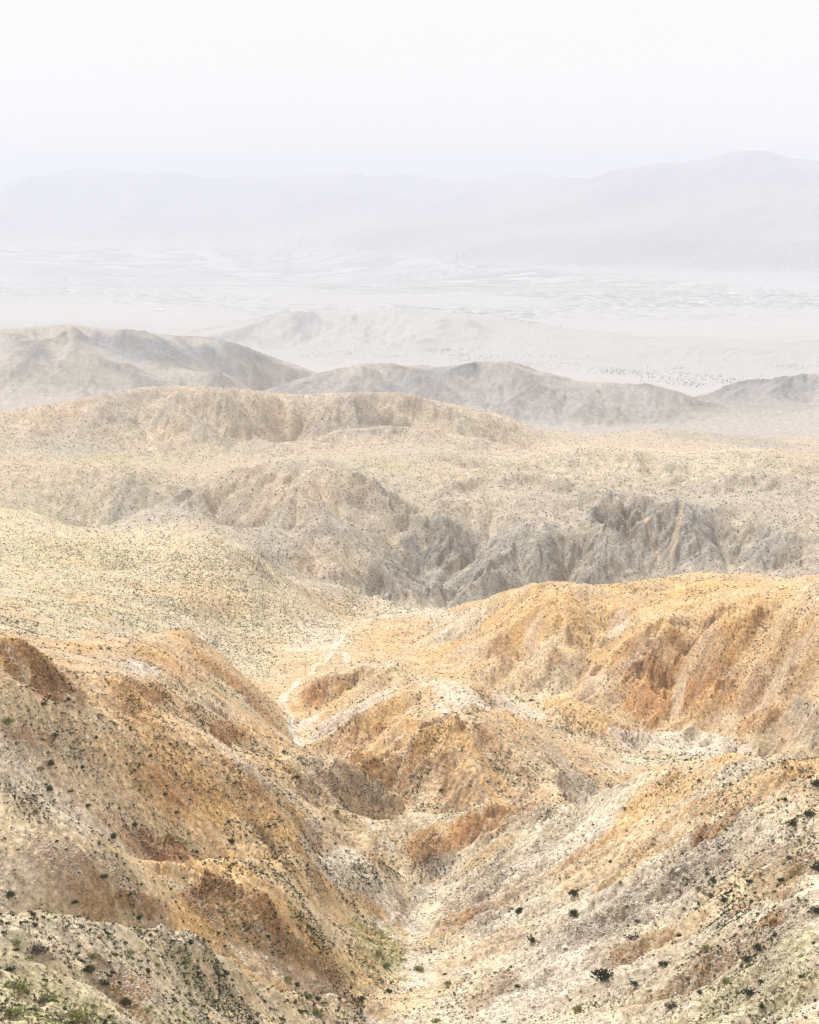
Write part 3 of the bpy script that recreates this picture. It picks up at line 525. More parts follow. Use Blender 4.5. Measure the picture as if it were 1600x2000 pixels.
mixto('SAND', sstep(.1, .9, STK) * .4 * mid)
CC = CC * (1 - .16 * np.clip(-STK, 0, 1))[..., None]
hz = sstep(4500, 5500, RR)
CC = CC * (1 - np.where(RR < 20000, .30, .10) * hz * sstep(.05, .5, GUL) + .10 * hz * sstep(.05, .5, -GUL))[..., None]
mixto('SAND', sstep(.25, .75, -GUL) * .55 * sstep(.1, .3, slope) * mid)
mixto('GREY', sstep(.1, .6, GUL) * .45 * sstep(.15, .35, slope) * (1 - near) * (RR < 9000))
# broken rock: darker, redder, less dust
rk = OUT * sstep(.16, .42, steep)
CC = CC * (1 - (rk * .22)[..., None] * np.array([.7, 1.0, 1.25], F))
CC = CC * (1 + .16 * tone2[..., None] * (RR < 6000)[..., None])
fl = RID == REG.index('mountain')
CC[fl] = CC[fl] * (1 + .3 * fbm(X[fl] / 4000., Y[fl] / 4000., 33, 4).astype(F)[:, None])
CC = np.clip(CC, .03, .75)
FINE = np.clip(.35 + .5 * OUT + .1 * tone2, 0, 1)
print('colours', round(time.time() - T0, 1))

# ------------------------------------------------------------------ materials
def new_mat(name):
    m = bpy.data.materials.new(name); m.use_nodes = True
    nt = m.node_tree; bs = nt.nodes['Principled BSDF']; bs.inputs['Roughness'].default_value = .95
    try: bs.inputs['Specular IOR Level'].default_value = .15
    except Exception: pass
    return m, nt, bs
def ground_material(name, far=False):
    m, nt, bs = new_mat(name); nd, lk = nt.nodes, nt.links
    at = nd.new('ShaderNodeAttribute'); at.attribute_name = 'geology'
    rk_ = nd.new('ShaderNodeAttribute'); rk_.attribute_name = 'rockiness'
    geo = nd.new('ShaderNodeNewGeometry')
    n1 = nd.new('ShaderNodeTexNoise'); n1.inputs['Scale'].default_value = .45; n1.inputs['Detail'].default_value = 6; n1.inputs['Roughness'].default_value = .68
    n2 = nd.new('ShaderNodeTexVoronoi'); n2.inputs['Scale'].default_value = .9; n2.feature = 'F1'
    n3 = nd.new('ShaderNodeTexNoise'); n3.inputs['Scale'].default_value = .06; n3.inputs['Detail'].default_value = 8; n3.inputs['Roughness'].default_value = .7
    for x in (n1, n2, n3): lk.new(geo.outputs['Position'], x.inputs['Vector'])
    r1 = nd.new('ShaderNodeMapRange'); r1.inputs['From Min'].default_value = .32; r1.inputs['From Max'].default_value = .68; r1.inputs['To Min'].default_value = .52; r1.inputs['To Max'].default_value = 1.40  # random ground tone; its dark end paints shade into the crevices
    lk.new(n1.outputs[0], r1.inputs['Value'])
    r3 = nd.new('ShaderNodeMapRange'); r3.inputs['From Min'].default_value = .35; r3.inputs['From Max'].default_value = .65; r3.inputs['To Min'].default_value = .84; r3.inputs['To Max'].default_value = 1.14
    lk.new(n3.outputs[0], r3.inputs['Value'])
    mul = nd.new('ShaderNodeMath'); mul.operation = 'MULTIPLY'; lk.new(r1.outputs[0], mul.inputs[0]); lk.new(r3.outputs[0], mul.inputs[1])
    # single stones: each cell its own tone
    sep = nd.new('ShaderNodeSeparateColor'); lk.new(n2.outputs['Color'], sep.inputs[0])
    r2 = nd.new('ShaderNodeMapRange'); r2.inputs['To Min'].default_value = .80; r2.inputs['To Max'].default_value = 1.18; lk.new(sep.outputs[0], r2.inputs['Value'])
    mul2 = nd.new('ShaderNodeMath'); mul2.operation = 'MULTIPLY'; lk.new(mul.outputs[0], mul2.inputs[0]); lk.new(r2.outputs[0], mul2.inputs[1])
    vm = nd.new('ShaderNodeVectorMath'); vm.operation = 'SCALE'; lk.new(at.outputs['Color'], vm.inputs[0]); lk.new(mul2.outputs[0], vm.inputs['Scale'])
    lk.new(vm.outputs[0], bs.inputs['Base Color'])
    bp = nd.new('ShaderNodeBump'); bp.inputs['Distance'].default_value = 1.3
    hm = nd.new('ShaderNodeMath'); hm.operation = 'ADD'; lk.new(n1.outputs[0], hm.inputs[0])
    hs = nd.new('ShaderNodeMath'); hs.operation = 'MULTIPLY'; hs.inputs[1].default_value = .35; lk.new(n2.outputs['Distance'], hs.inputs[0]); lk.new(hs.outputs[0], hm.inputs[1])
    lk.new(hm.outputs[0], bp.inputs['Height']); lk.new(rk_.outputs['Fac'], bp.inputs['Strength'])
    if not far: lk.new(bp.outputs[0], bs.inputs['Normal'])
    return m
M_ground = ground_material('desert_ground')

def valley_material():
    m, nt, bs = new_mat('valley_fields'); nd, lk = nt.nodes, nt.links
    geo = nd.new('ShaderNodeNewGeometry'); at = nd.new('ShaderNodeAttribute'); at.attribute_name = 'geology'
    mp = nd.new('ShaderNodeMapping'); mp.inputs['Rotation'].default_value = (0, 0, .32); lk.new(geo.outputs['Position'], mp.inputs['Vector'])
    br = nd.new('ShaderNodeTexBrick'); br.inputs['Scale'].default_value = 1.0; br.inputs['Brick Width'].default_value = 620; br.inputs['Row Height'].default_value = 300; br.inputs['Mortar Size'].default_value = 12; br.inputs['Mortar Smooth'].default_value = .1
    br.inputs['Color1'].default_value = (0, 0, 0, 1); br.inputs['Color2'].default_value = (1, 1, 1, 1); br.inputs['Mortar'].default_value = (.9, .9, .9, 1)
    lk.new(mp.outputs[0], br.inputs['Vector'])
    rp = nd.new('ShaderNodeValToRGB'); rp.color_ramp.interpolation = 'CONSTANT'
    els = rp.color_ramp.elements; els[0].position = 0; els[0].color = (.13, .15, .11, 1); els[1].position = .35; els[1].color = (.36, .34, .31, 1)
    for p_, c_ in ((.5, (.19, .2, .16, 1)), (.62, (.42, .40, .37, 1)), (.74, (.15, .17, .13, 1)), (.85, (.48, .46, .44, 1))):
        e = els.new(p_); e.color = c_
    lk.new(br.outputs['Color'], rp.inputs['Fac'])
    # houses and trees of the towns: fine dark and pale specks
    v1 = nd.new('ShaderNodeTexVoronoi'); v1.inputs['Scale'].default_value = .011; lk.new(geo.outputs['Position'], v1.inputs['Vector'])
    sp = nd.new('ShaderNodeSeparateColor'); lk.new(v1.outputs['Color'], sp.inputs[0])
    r4 = nd.new('ShaderNodeValToRGB'); r4.color_ramp.interpolation = 'CONSTANT'; e4 = r4.color_ramp.elements
    e4[0].position = 0; e4[0].color = (.07, .09, .08, 1); e4[1].position = .42; e4[1].color = (.40, .375, .345, 1); e = e4.new(.86); e.color = (.62, .61, .60, 1)
    lk.new(sp.outputs[0], r4.inputs['Fac'])
    nz = nd.new('ShaderNodeTexNoise'); nz.inputs['Scale'].default_value = .00022; nz.inputs['Detail'].default_value = 5; lk.new(geo.outputs['Position'], nz.inputs['Vector'])
    def mask(a, b, src):
        r = nd.new('ShaderNodeMapRange'); r.inputs['From Min'].default_value = a; r.inputs['From Max'].default_value = b; lk.new(src, r.inputs['Value']); return r.outputs[0]
    sy = nd.new('ShaderNodeSeparateXYZ'); lk.new(geo.outputs['Position'], sy.inputs[0])
    town = nd.new('ShaderNodeMix'); town.data_type = 'RGBA'; tl = nd.new('ShaderNodeMath'); tl.operation = 'MULTIPLY'; lk.new(mask(.42, .56, nz.outputs[0]), tl.inputs[0]); lk.new(mask(190, 120, sy.outputs[2]), tl.inputs[1]); lk.new(tl.outputs[0], town.inputs[0]); lk.new(at.outputs['Color'], town.inputs[6]); lk.new(r4.outputs[0], town.inputs[7])
    fld = nd.new('ShaderNodeMix'); fld.data_type = 'RGBA'
    nz2 = nd.new('ShaderNodeTexNoise'); nz2.inputs['Scale'].default_value = .00012; nz2.inputs['Detail'].default_value = 3; lk.new(geo.outputs['Position'], nz2.inputs['Vector'])
    mm = nd.new('ShaderNodeMath'); mm.operation = 'MULTIPLY'; lk.new(mask(.40, .52, nz2.outputs[0]), mm.inputs[0]); lk.new(mask(24000, 30000, sy.outputs[1]), mm.inputs[1])
    low = nd.new('ShaderNodeMath'); low.operation = 'MULTIPLY'; lk.new(mm.outputs[0], low.inputs[0]); lk.new(mask(170, 110, sy.outputs[2]), low.inputs[1])
    lk.new(low.outputs[0], fld.inputs[0]); lk.new(town.outputs[2], fld.inputs[6]); lk.new(rp.outputs[0], fld.inputs[7])
    # only the floor beyond the desert hills is settled
    fin = nd.new('ShaderNodeMix'); fin.data_type = 'RGBA'; lk.new(mask(17500, 19500, sy.outputs[1]), fin.inputs[0]); lk.new(at.outputs['Color'], fin.inputs[6]); lk.new(fld.outputs[2], fin.inputs[7])
    lk.new(fin.outputs[2], bs.inputs['Base Color'])
    return m
M_valley = valley_material()

# ------------------------------------------------------------------ the ground, one sheet per landform
INFO = {
 'front_left': ('hill', 'grassy sage-coloured hump in the near left corner with green scrub'),
 'ridge_b': ('hill', 'tan ridge with yellow saddle and dark brown bluff behind the near left hump'),
 'slope_c': ('hill', 'long tan slope with orange scree running down to the narrow gully'),
 'ridge_e': ('hill', 'dark orange cliff beside the top end of the long tan slope'),
 'ridge_d': ('hill', 'line of small orange scarps and spurs above the long tan slope'),
 'ridge_g': ('hill', 'pinkish eroded slope between the scarps and the scrubby plain'),
 'front_right': ('hill', 'big near slope of pale scree and white rock facing the gully'),
 'central': ('hill', 'round orange and tan hill in the middle of the badlands'),
 'cone': ('hill', 'small tan cone-shaped hill in front of the gravel wash'),
 'mass': ('hill', 'broad orange massif of rusty rock with pale scree chutes'),
 'plain': ('plain', 'sandy alluvial plain dotted with scrub and crossed by a pale dry wash'),
 'brown': ('hill', 'brown and grey mountain with gullied rock face beyond the plain'),
 'basin': ('plain', 'yellowish scrub basin behind the brown mountain'),
 'tan_hill': ('hill', 'long hazy tan ridge behind the yellowish basin'),
 'grey_hill': ('hill', 'grey hill in haze in front of the valley villages'),
 'right_hill': ('hill', 'grey hill with a pale dirt track, beside the valley villages'),
 'left_hill': ('hill', 'grey-blue rocky hill with shaded crest standing over the pale desert flats'),
 'desert_hill': ('hill', 'low pale bare hills on the floor of the wide valley'),
 'valley': ('valley_floor', 'wide hazy valley floor with fields and towns'),
 'mountain': ('mountains', 'pale blue mountain range fading into the haze on the horizon'),
}
cell_reg = RID[:-1, :-1]
vid = np.arange(NC * NRW).reshape(NC, NRW)
Vf = V.reshape(-1, 3).astype(F); Nf = N.reshape(-1, 3).astype(F); Cf = CC.reshape(-1, 3).astype(F); Ff = FINE.reshape(-1).astype(F)
GROUND = {}
for k, key in enumerate(REG):
    m = cell_reg == k
    if not m.any(): continue
    quads = np.stack([vid[:-1, :-1][m], vid[1:, :-1][m], vid[1:, 1:][m], vid[:-1, 1:][m]], 1)
    used, inv = np.unique(quads, return_inverse=True); inv = inv.reshape(quads.shape).astype(np.int32)
    name, label = INFO[key]
    me = bpy.data.meshes.new(name)
    me.vertices.add(len(used)); me.vertices.foreach_set('co', Vf[used].ravel())
    me.loops.add(inv.size); me.loops.foreach_set('vertex_index', inv.ravel())
    me.polygons.add(len(inv)); me.polygons.foreach_set('loop_start', np.arange(0, inv.size, 4, dtype=np.int32))
    me.update(calc_edges=True)
    me.polygons.foreach_set('use_smooth', np.ones(len(inv), bool))
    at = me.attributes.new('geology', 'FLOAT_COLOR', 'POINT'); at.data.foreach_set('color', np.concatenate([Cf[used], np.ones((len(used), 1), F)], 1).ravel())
    at = me.attributes.new('rockiness', 'FLOAT', 'POINT'); at.data.foreach_set('value', Ff[used])
    me.normals_split_custom_set_from_vertices(Nf[used])
    me.materials.append(M_valley if key == 'valley' else M_ground)
    o = bpy.data.objects.new(name, me); COL.objects.link(o)
    tag(o, label, None, None, 'structure'); GROUND[key] = o
print('ground', round(time.time() - T0, 1))

# ------------------------------------------------------------------ haze
hx = bpy.data.meshes.new('haze')
zmin = float(Z.min()) - 30; zmax = max(float(Z.max()), CAM_Z) + 60
x0, x1, y0, y1 = float(X.min()) - 500, float(X.max()) + 500, -3000.0, float(Y.max()) + 500
hv = [(x, y, z) for z in (zmin, zmax) for (x, y) in ((x0, y0), (x1, y0), (x1, y1), (x0, y1))]
hx.from_pydata(hv, [], [(3, 2, 1, 0), (4, 5, 6, 7), (0, 1, 5, 4), (1, 2, 6, 5), (2, 3, 7, 6), (3, 0, 4, 7)])
ho = bpy.data.objects.new('haze', hx); COL.objects.link(ho); tag(ho, 'pale even haze filling the air over the whole landscape', None, None, 'stuff')
mh = bpy.data.materials.new('haze'); mh.use_nodes = True
for nn in list(mh.node_tree.nodes):
    if nn.type != 'OUTPUT_MATERIAL': mh.node_tree.nodes.remove(nn)
pv = mh.node_tree.nodes.new('ShaderNodeVolumePrincipled'); pv.inputs['Color'].default_value = (.705, .745, .82, 1); pv.inputs['Density'].default_value = HAZE_DENSITY; pv.inputs['Anisotropy'].default_value = .0
mh.node_tree.links.new(pv.outputs[0], [x for x in mh.node_tree.nodes if x.type == 'OUTPUT_MATERIAL'][0].inputs['Volume'])
hx.materials.append(mh)

# ------------------------------------------------------------------ where one can stand things on the ground
def drop_point(px, py):
    """the ground point seen at a pixel of the photograph"""
    a, t = az_tan(px, py); i = int(np.clip(np.searchsorted(ca, a), 1, NC - 1))
    f = (a - ca[i - 1]) / (ca[i] - ca[i - 1])
    tt = (CAM_Z - Z[i]) / RR[i]
    hit = np.nonzero(tt <= t)[0]
    if not len(hit): return None
    j = hit[0]; return V[i, j].copy(), N[i, j].copy(), (i, j)
PX, PY = project(X, Y, Z)
tfin = (CAM_Z - Z) / RR
VIS = tfin <= np.minimum.accumulate(tfin, axis=1) + .0015
side = np.where(RR < 1000, 330, 140)
inframe = (PX > -side) & (PX < 1600 + side) & (PY < 2040) & (PY > 300)
e1 = V[1:, :-1] - V[:-1, :-1]; e2 = V[:-1, 1:] - V[:-1, :-1]
AREA = np.linalg.norm(np.cross(e1, e2), axis=-1)
def scatter(weight, count, inside=False):
    """random points on the ground, as many per square metre as weight says"""
    w = (AREA * (.2 + .8 * FACE[:-1, :-1]) * weight[:-1, :-1] * (VIS & inframe)[:-1, :-1] * VIS[1:, 1:]).ravel(); tot = w.sum()
    if tot <= 0: return np.zeros((0, 3)), np.zeros((0, 2), int)
    if inside:
        w = w * ((PX > -10) & (PX < 1610))[:-1, :-1].ravel(); tot = w.sum()
    cs = np.cumsum(w); k = np.searchsorted(cs, rng.random(count) * tot); k = np.clip(k, 0, len(w) - 1)
    i, j = np.divmod(k, NRW - 1); f = rng.random((count, 1)); g = rng.random((count, 1))
    p = V[i, j] * (1 - f) * (1 - g) + V[i + 1, j] * f * (1 - g) + V[i, j + 1] * (1 - f) * g + V[i + 1, j + 1] * f * g
    return p, np.stack([i, j], 1)

# ------------------------------------------------------------------ plants and stones: the kinds
def leaf_material(name, c1, c2):
    m, nt, bs = new_mat(name); nd, lk = nt.nodes, nt.links
    oi = nd.new('ShaderNodeObjectInfo'); geo = nd.new('ShaderNodeNewGeometry')
    nz = nd.new('ShaderNodeTexNoise'); nz.inputs['Scale'].default_value = 3.0; lk.new(geo.outputs['Position'], nz.inputs['Vector'])
    ad = nd.new('ShaderNodeMath'); ad.operation = 'ADD'; lk.new(oi.outputs['Random'], ad.inputs[0]); lk.new(nz.outputs[0], ad.inputs[1])
    hf = nd.new('ShaderNodeMath'); hf.operation = 'MULTIPLY'; hf.inputs[1].default_value = .5; lk.new(ad.outputs[0], hf.inputs[0])
    mx = nd.new('ShaderNodeMix'); mx.data_type = 'RGBA'; lk.new(hf.outputs[0], mx.inputs[0]); mx.inputs[6].default_value = (*c1, 1); mx.inputs[7].default_value = (*c2, 1)
    lk.new(mx.outputs[2], bs.inputs['Base Color']); return m
M_dark = leaf_material('creosote_leaf', (.030, .040, .022), (.075, .085, .038))
M_olive = leaf_material('olive_leaf', (.17, .185, .07), (.32, .31, .13))
M_dry = leaf_material('dry_twig', (.07, .055, .05), (.15, .12, .105))
M_tuft = leaf_material('annual_leaf', (.16, .17, .05), (.33, .33, .11))
M_scrub = leaf_material('scrub_leaf', (.10, .11, .065), (.22, .21, .125))
M_wood = leaf_material('twig_wood', (.06, .045, .035), (.11, .085, .065))
def stone_material(name, c1, c2):
    m, nt, bs = new_mat(name); nd, lk = nt.nodes, nt.links
    oi = nd.new('ShaderNodeObjectInfo'); geo = nd.new('ShaderNodeNewGeometry')
    nz = nd.new('ShaderNodeTexNoise'); nz.inputs['Scale'].default_value = 1.6; nz.inputs['Detail'].default_value = 5; lk.new(geo.outputs['Position'], nz.inputs['Vector'])
    mx = nd.new('ShaderNodeMix'); mx.data_type = 'RGBA'; lk.new(oi.outputs['Random'], mx.inputs[0]); mx.inputs[6].default_value = (*c1, 1); mx.inputs[7].default_value = (*c2, 1)
    r = nd.new('ShaderNodeMapRange'); r.inputs['From Min'].default_value = .3; r.inputs['From Max'].default_value = .7; r.inputs['To Min'].default_value = .75; r.inputs['To Max'].default_value = 1.2; lk.new(nz.outputs[0], r.inputs['Value'])
    vm = nd.new('ShaderNodeVectorMath'); vm.operation = 'SCALE'; lk.new(mx.outputs[2], vm.inputs[0]); lk.new(r.outputs[0], vm.inputs['Scale'])
    lk.new(vm.outputs[0], bs.inputs['Base Color']); return m
M_stone = stone_material('pale_stone', (.36, .31, .25), (.58, .52, .44))
M_rust = stone_material('rust_stone', (.30, .17, .085), (.46, .30, .17))

def bush_mesh(name, mat, n, leaf, seed_, flat=.75, spread=1.0, spiky=0.0):
    """a crown one metre across: many small leaf sprays through an uneven dome"""
    g = np.random.default_rng(seed_); vs = []; fs = []
    lob = g.normal(0, .15, (5, 2)); lr = g.uniform(.28, .42, 5)
    for k in range(n):
        b = g.integers(0, 5); d = g.normal(0, 1, 3); d[2] = abs(d[2]) * .9 + .05; d /= np.linalg.norm(d)
        rad = lr[b] * g.uniform(.35, 1.08) * (1 + spiky * g.uniform(-.3, .6))
        c = np.array([lob[b, 0] * spread, lob[b, 1] * spread, .04]) + d * rad * np.array([1, 1, flat * 1.5])
        a = d + g.normal(0, .5, 3); a /= np.linalg.norm(a); t = np.cross(a, g.normal(0, 1, 3)); t /= np.linalg.norm(t) + 1e-9
        s = leaf * g.uniform(.6, 1.3)
        i = len(vs); vs += [c - t * s * .5, c + a * s * 1.1 * (1 + spiky), c + t * s * .5, c - a * s * .4 + t * .1 * s]
        fs.append((i, i + 1, i + 2, i + 3))
    me = bpy.data.meshes.new(name); me.from_pydata([tuple(map(float, q)) for q in vs], [], fs); me.materials.append(mat); return me
def twig_mesh(name, n, seed_):
    g = np.random.default_rng(seed_); vs = []; fs = []
    for k in range(n):
        a = g.uniform(0, 6.28); e = g.uniform(.35, 1.3); l = g.uniform(.3, .5); w = .022
        d = np.array([math.cos(a) * math.cos(e), math.sin(a) * math.cos(e), math.sin(e)]); s = np.array([-math.sin(a), math.cos(a), 0]); t = np.cross(d, s)
        i = len(vs); b0 = np.array([d[0] * .04, d[1] * .04, -.06])
        for q in (s, -.5 * s + .87 * t, -.5 * s - .87 * t): vs.append(b0 + q * w)
        vs.append(b0 + d * l)
        fs += [(i, i + 1, i + 3), (i + 1, i + 2, i + 3), (i + 2, i, i + 3)]
    me = bpy.data.meshes.new(name); me.from_pydata([tuple(map(float, q)) for q in vs], [], fs); me.materials.append(M_wood); return me
def rock_mesh(name, mat, seed_, sub=1):
    g = np.random.default_rng(seed_); bm = bmesh.new(); bmesh.ops.create_icosphere(bm, subdivisions=sub, radius=.5)
    pl = g.normal(0, 1, (7, 3)); pl /= np.linalg.norm(pl, axis=1, keepdims=True); of = g.uniform(.24, .42, 7); sc = g.uniform(.75, 1.3, 3)
    for v_ in bm.verts:
        p = np.array(v_.co)
        for q, o_ in zip(pl, of):
            d = p @ q - o_
            if d > 0: p = p - q * d
        p = p * sc * (1 + g.normal(0, .05)); v_.co = (p[0], p[1], p[2] * .8)
    me = bpy.data.meshes.new(name); bm.to_mesh(me); bm.free(); me.materials.append(mat); return me
CRE = [bush_mesh('creosote_bush', M_dark, 260, .115, 20 + k, .72) for k in range(4)]
OLI = [bush_mesh('brittlebush', M_olive, 230, .10, 40 + k, .6, 1.1, .5) for k in range(3)]
DRY = [bush_mesh('dry_bush', M_dry, 110, .12, 60 + k, .7, 1.0, .7) for k in range(2)]
TWG = [twig_mesh('branches', 14, 80 + k) for k in range(3)]
ROC = [rock_mesh('boulder', M_stone, 90 + k, 2) for k in range(4)]; ROR = [rock_mesh('boulder', M_rust, 95 + k, 2) for k in range(3)]

# ------------------------------------------------------------------ single bushes
def where(i, j):
    return REG[RID[i, j]]
PLACE = {'front_left': 'the grassy near left hump', 'ridge_b': 'the ridge with the yellow saddle', 'slope_c': 'the long tan slope', 'ridge_e': 'the dark orange cliff', 'ridge_d': 'the small orange scarps',
         'ridge_g': 'the pinkish eroded slope', 'front_right': 'the big pale scree slope', 'central': 'the round central hill', 'cone': 'the small cone hill', 'mass': 'the orange massif', 'plain': 'the sandy plain'}
LANDMARKS = [(1335, 1715, 'the white boulder heap'), (1508, 1805, 'the reddish standing rock'), (1050, 1930, 'the grey scree fan'), (930, 1860, 'the pink chute'), (1240, 1690, 'the yellow chute'), (1400, 1560, 'the orange crest on the right'),
    (1480, 1690, 'the pair of big bushes by the right edge'), (1500, 1940, 'the grassy lower right corner'), (1300, 1960, 'the shaded draw'), (1120, 1760, 'the two close dark bushes'), (1050, 1640, 'the pale ribs'), (880, 1640, 'the rusty bluff'), (840, 1900, 'the gully bend'),
    (740, 1850, 'the yellow-green patch'), (640, 1700, 'the white outcrop'), (450, 1750, 'the brown bluff'), (430, 1685, 'the yellow saddle'), (520, 1880, 'the gravel gully'), (450, 1640, 'the lone oval bush'), (280, 1650, 'the brown cliff'), (330, 1520, 'the orange scree'),
    (90, 1500, 'the two tall bushes'), (60, 1310, 'the orange cliff'), (120, 1690, 'the pinkish broken ground'), (170, 1890, 'the round dark bush'), (70, 1850, 'the dead bush'), (60, 1960, 'the green corner'), (280, 1950, 'the rocky drop'), (420, 1900, 'the hump shoulder'), (600, 1960, 'the nose of the hump'),
    (280, 1360, 'the small scarps'), (560, 1500, 'the saddle of the spur'), (690, 1560, 'the gullied spur'), (720, 1640, 'the dry wash'), (860, 1450, 'the central hilltop'), (950, 1520, 'the orange chute'), (20, 1600, 'the left edge'), (200, 1450, 'the upper crest line')]
def beside(p):
    x, y = project(p[0], p[1], p[2]); return min(LANDMARKS, key=lambda l: (l[0] - x) ** 2 + (l[1] - y) ** 2)[2]
counts = {}
BUSH_AT = []          # (x,y,r) of single bushes, so the scrub keeps off them
def bush(kind, p, nrm, size, label, group, parts=False):
    protos = {'creosote_bush': CRE, 'brittlebush': OLI, 'dry_bush': DRY}[kind]
    me = protos[int(rng.integers(0, len(protos)))]
    o = bpy.data.objects.new(kind, None if parts else me); COL.objects.link(o)
    if parts:
        fo = bpy.data.objects.new('foliage', me); COL.objects.link(fo); fo.parent = o
    o.location = (p[0], p[1], p[2] - .06 * size); o.rotation_euler = (0, 0, rng.uniform(0, 6.28)); o.scale = (size * rng.uniform(.9, 1.15), size * rng.uniform(.85, 1.1), size * rng.uniform(.8, 1.15))
    tag(o, label, 'bush', group)
    tw = bpy.data.objects.new('branches', TWG[int(rng.integers(0, 3))]); COL.objects.link(tw); tw.parent = o
    BUSH_AT.append((p[0], p[1], size)); return o
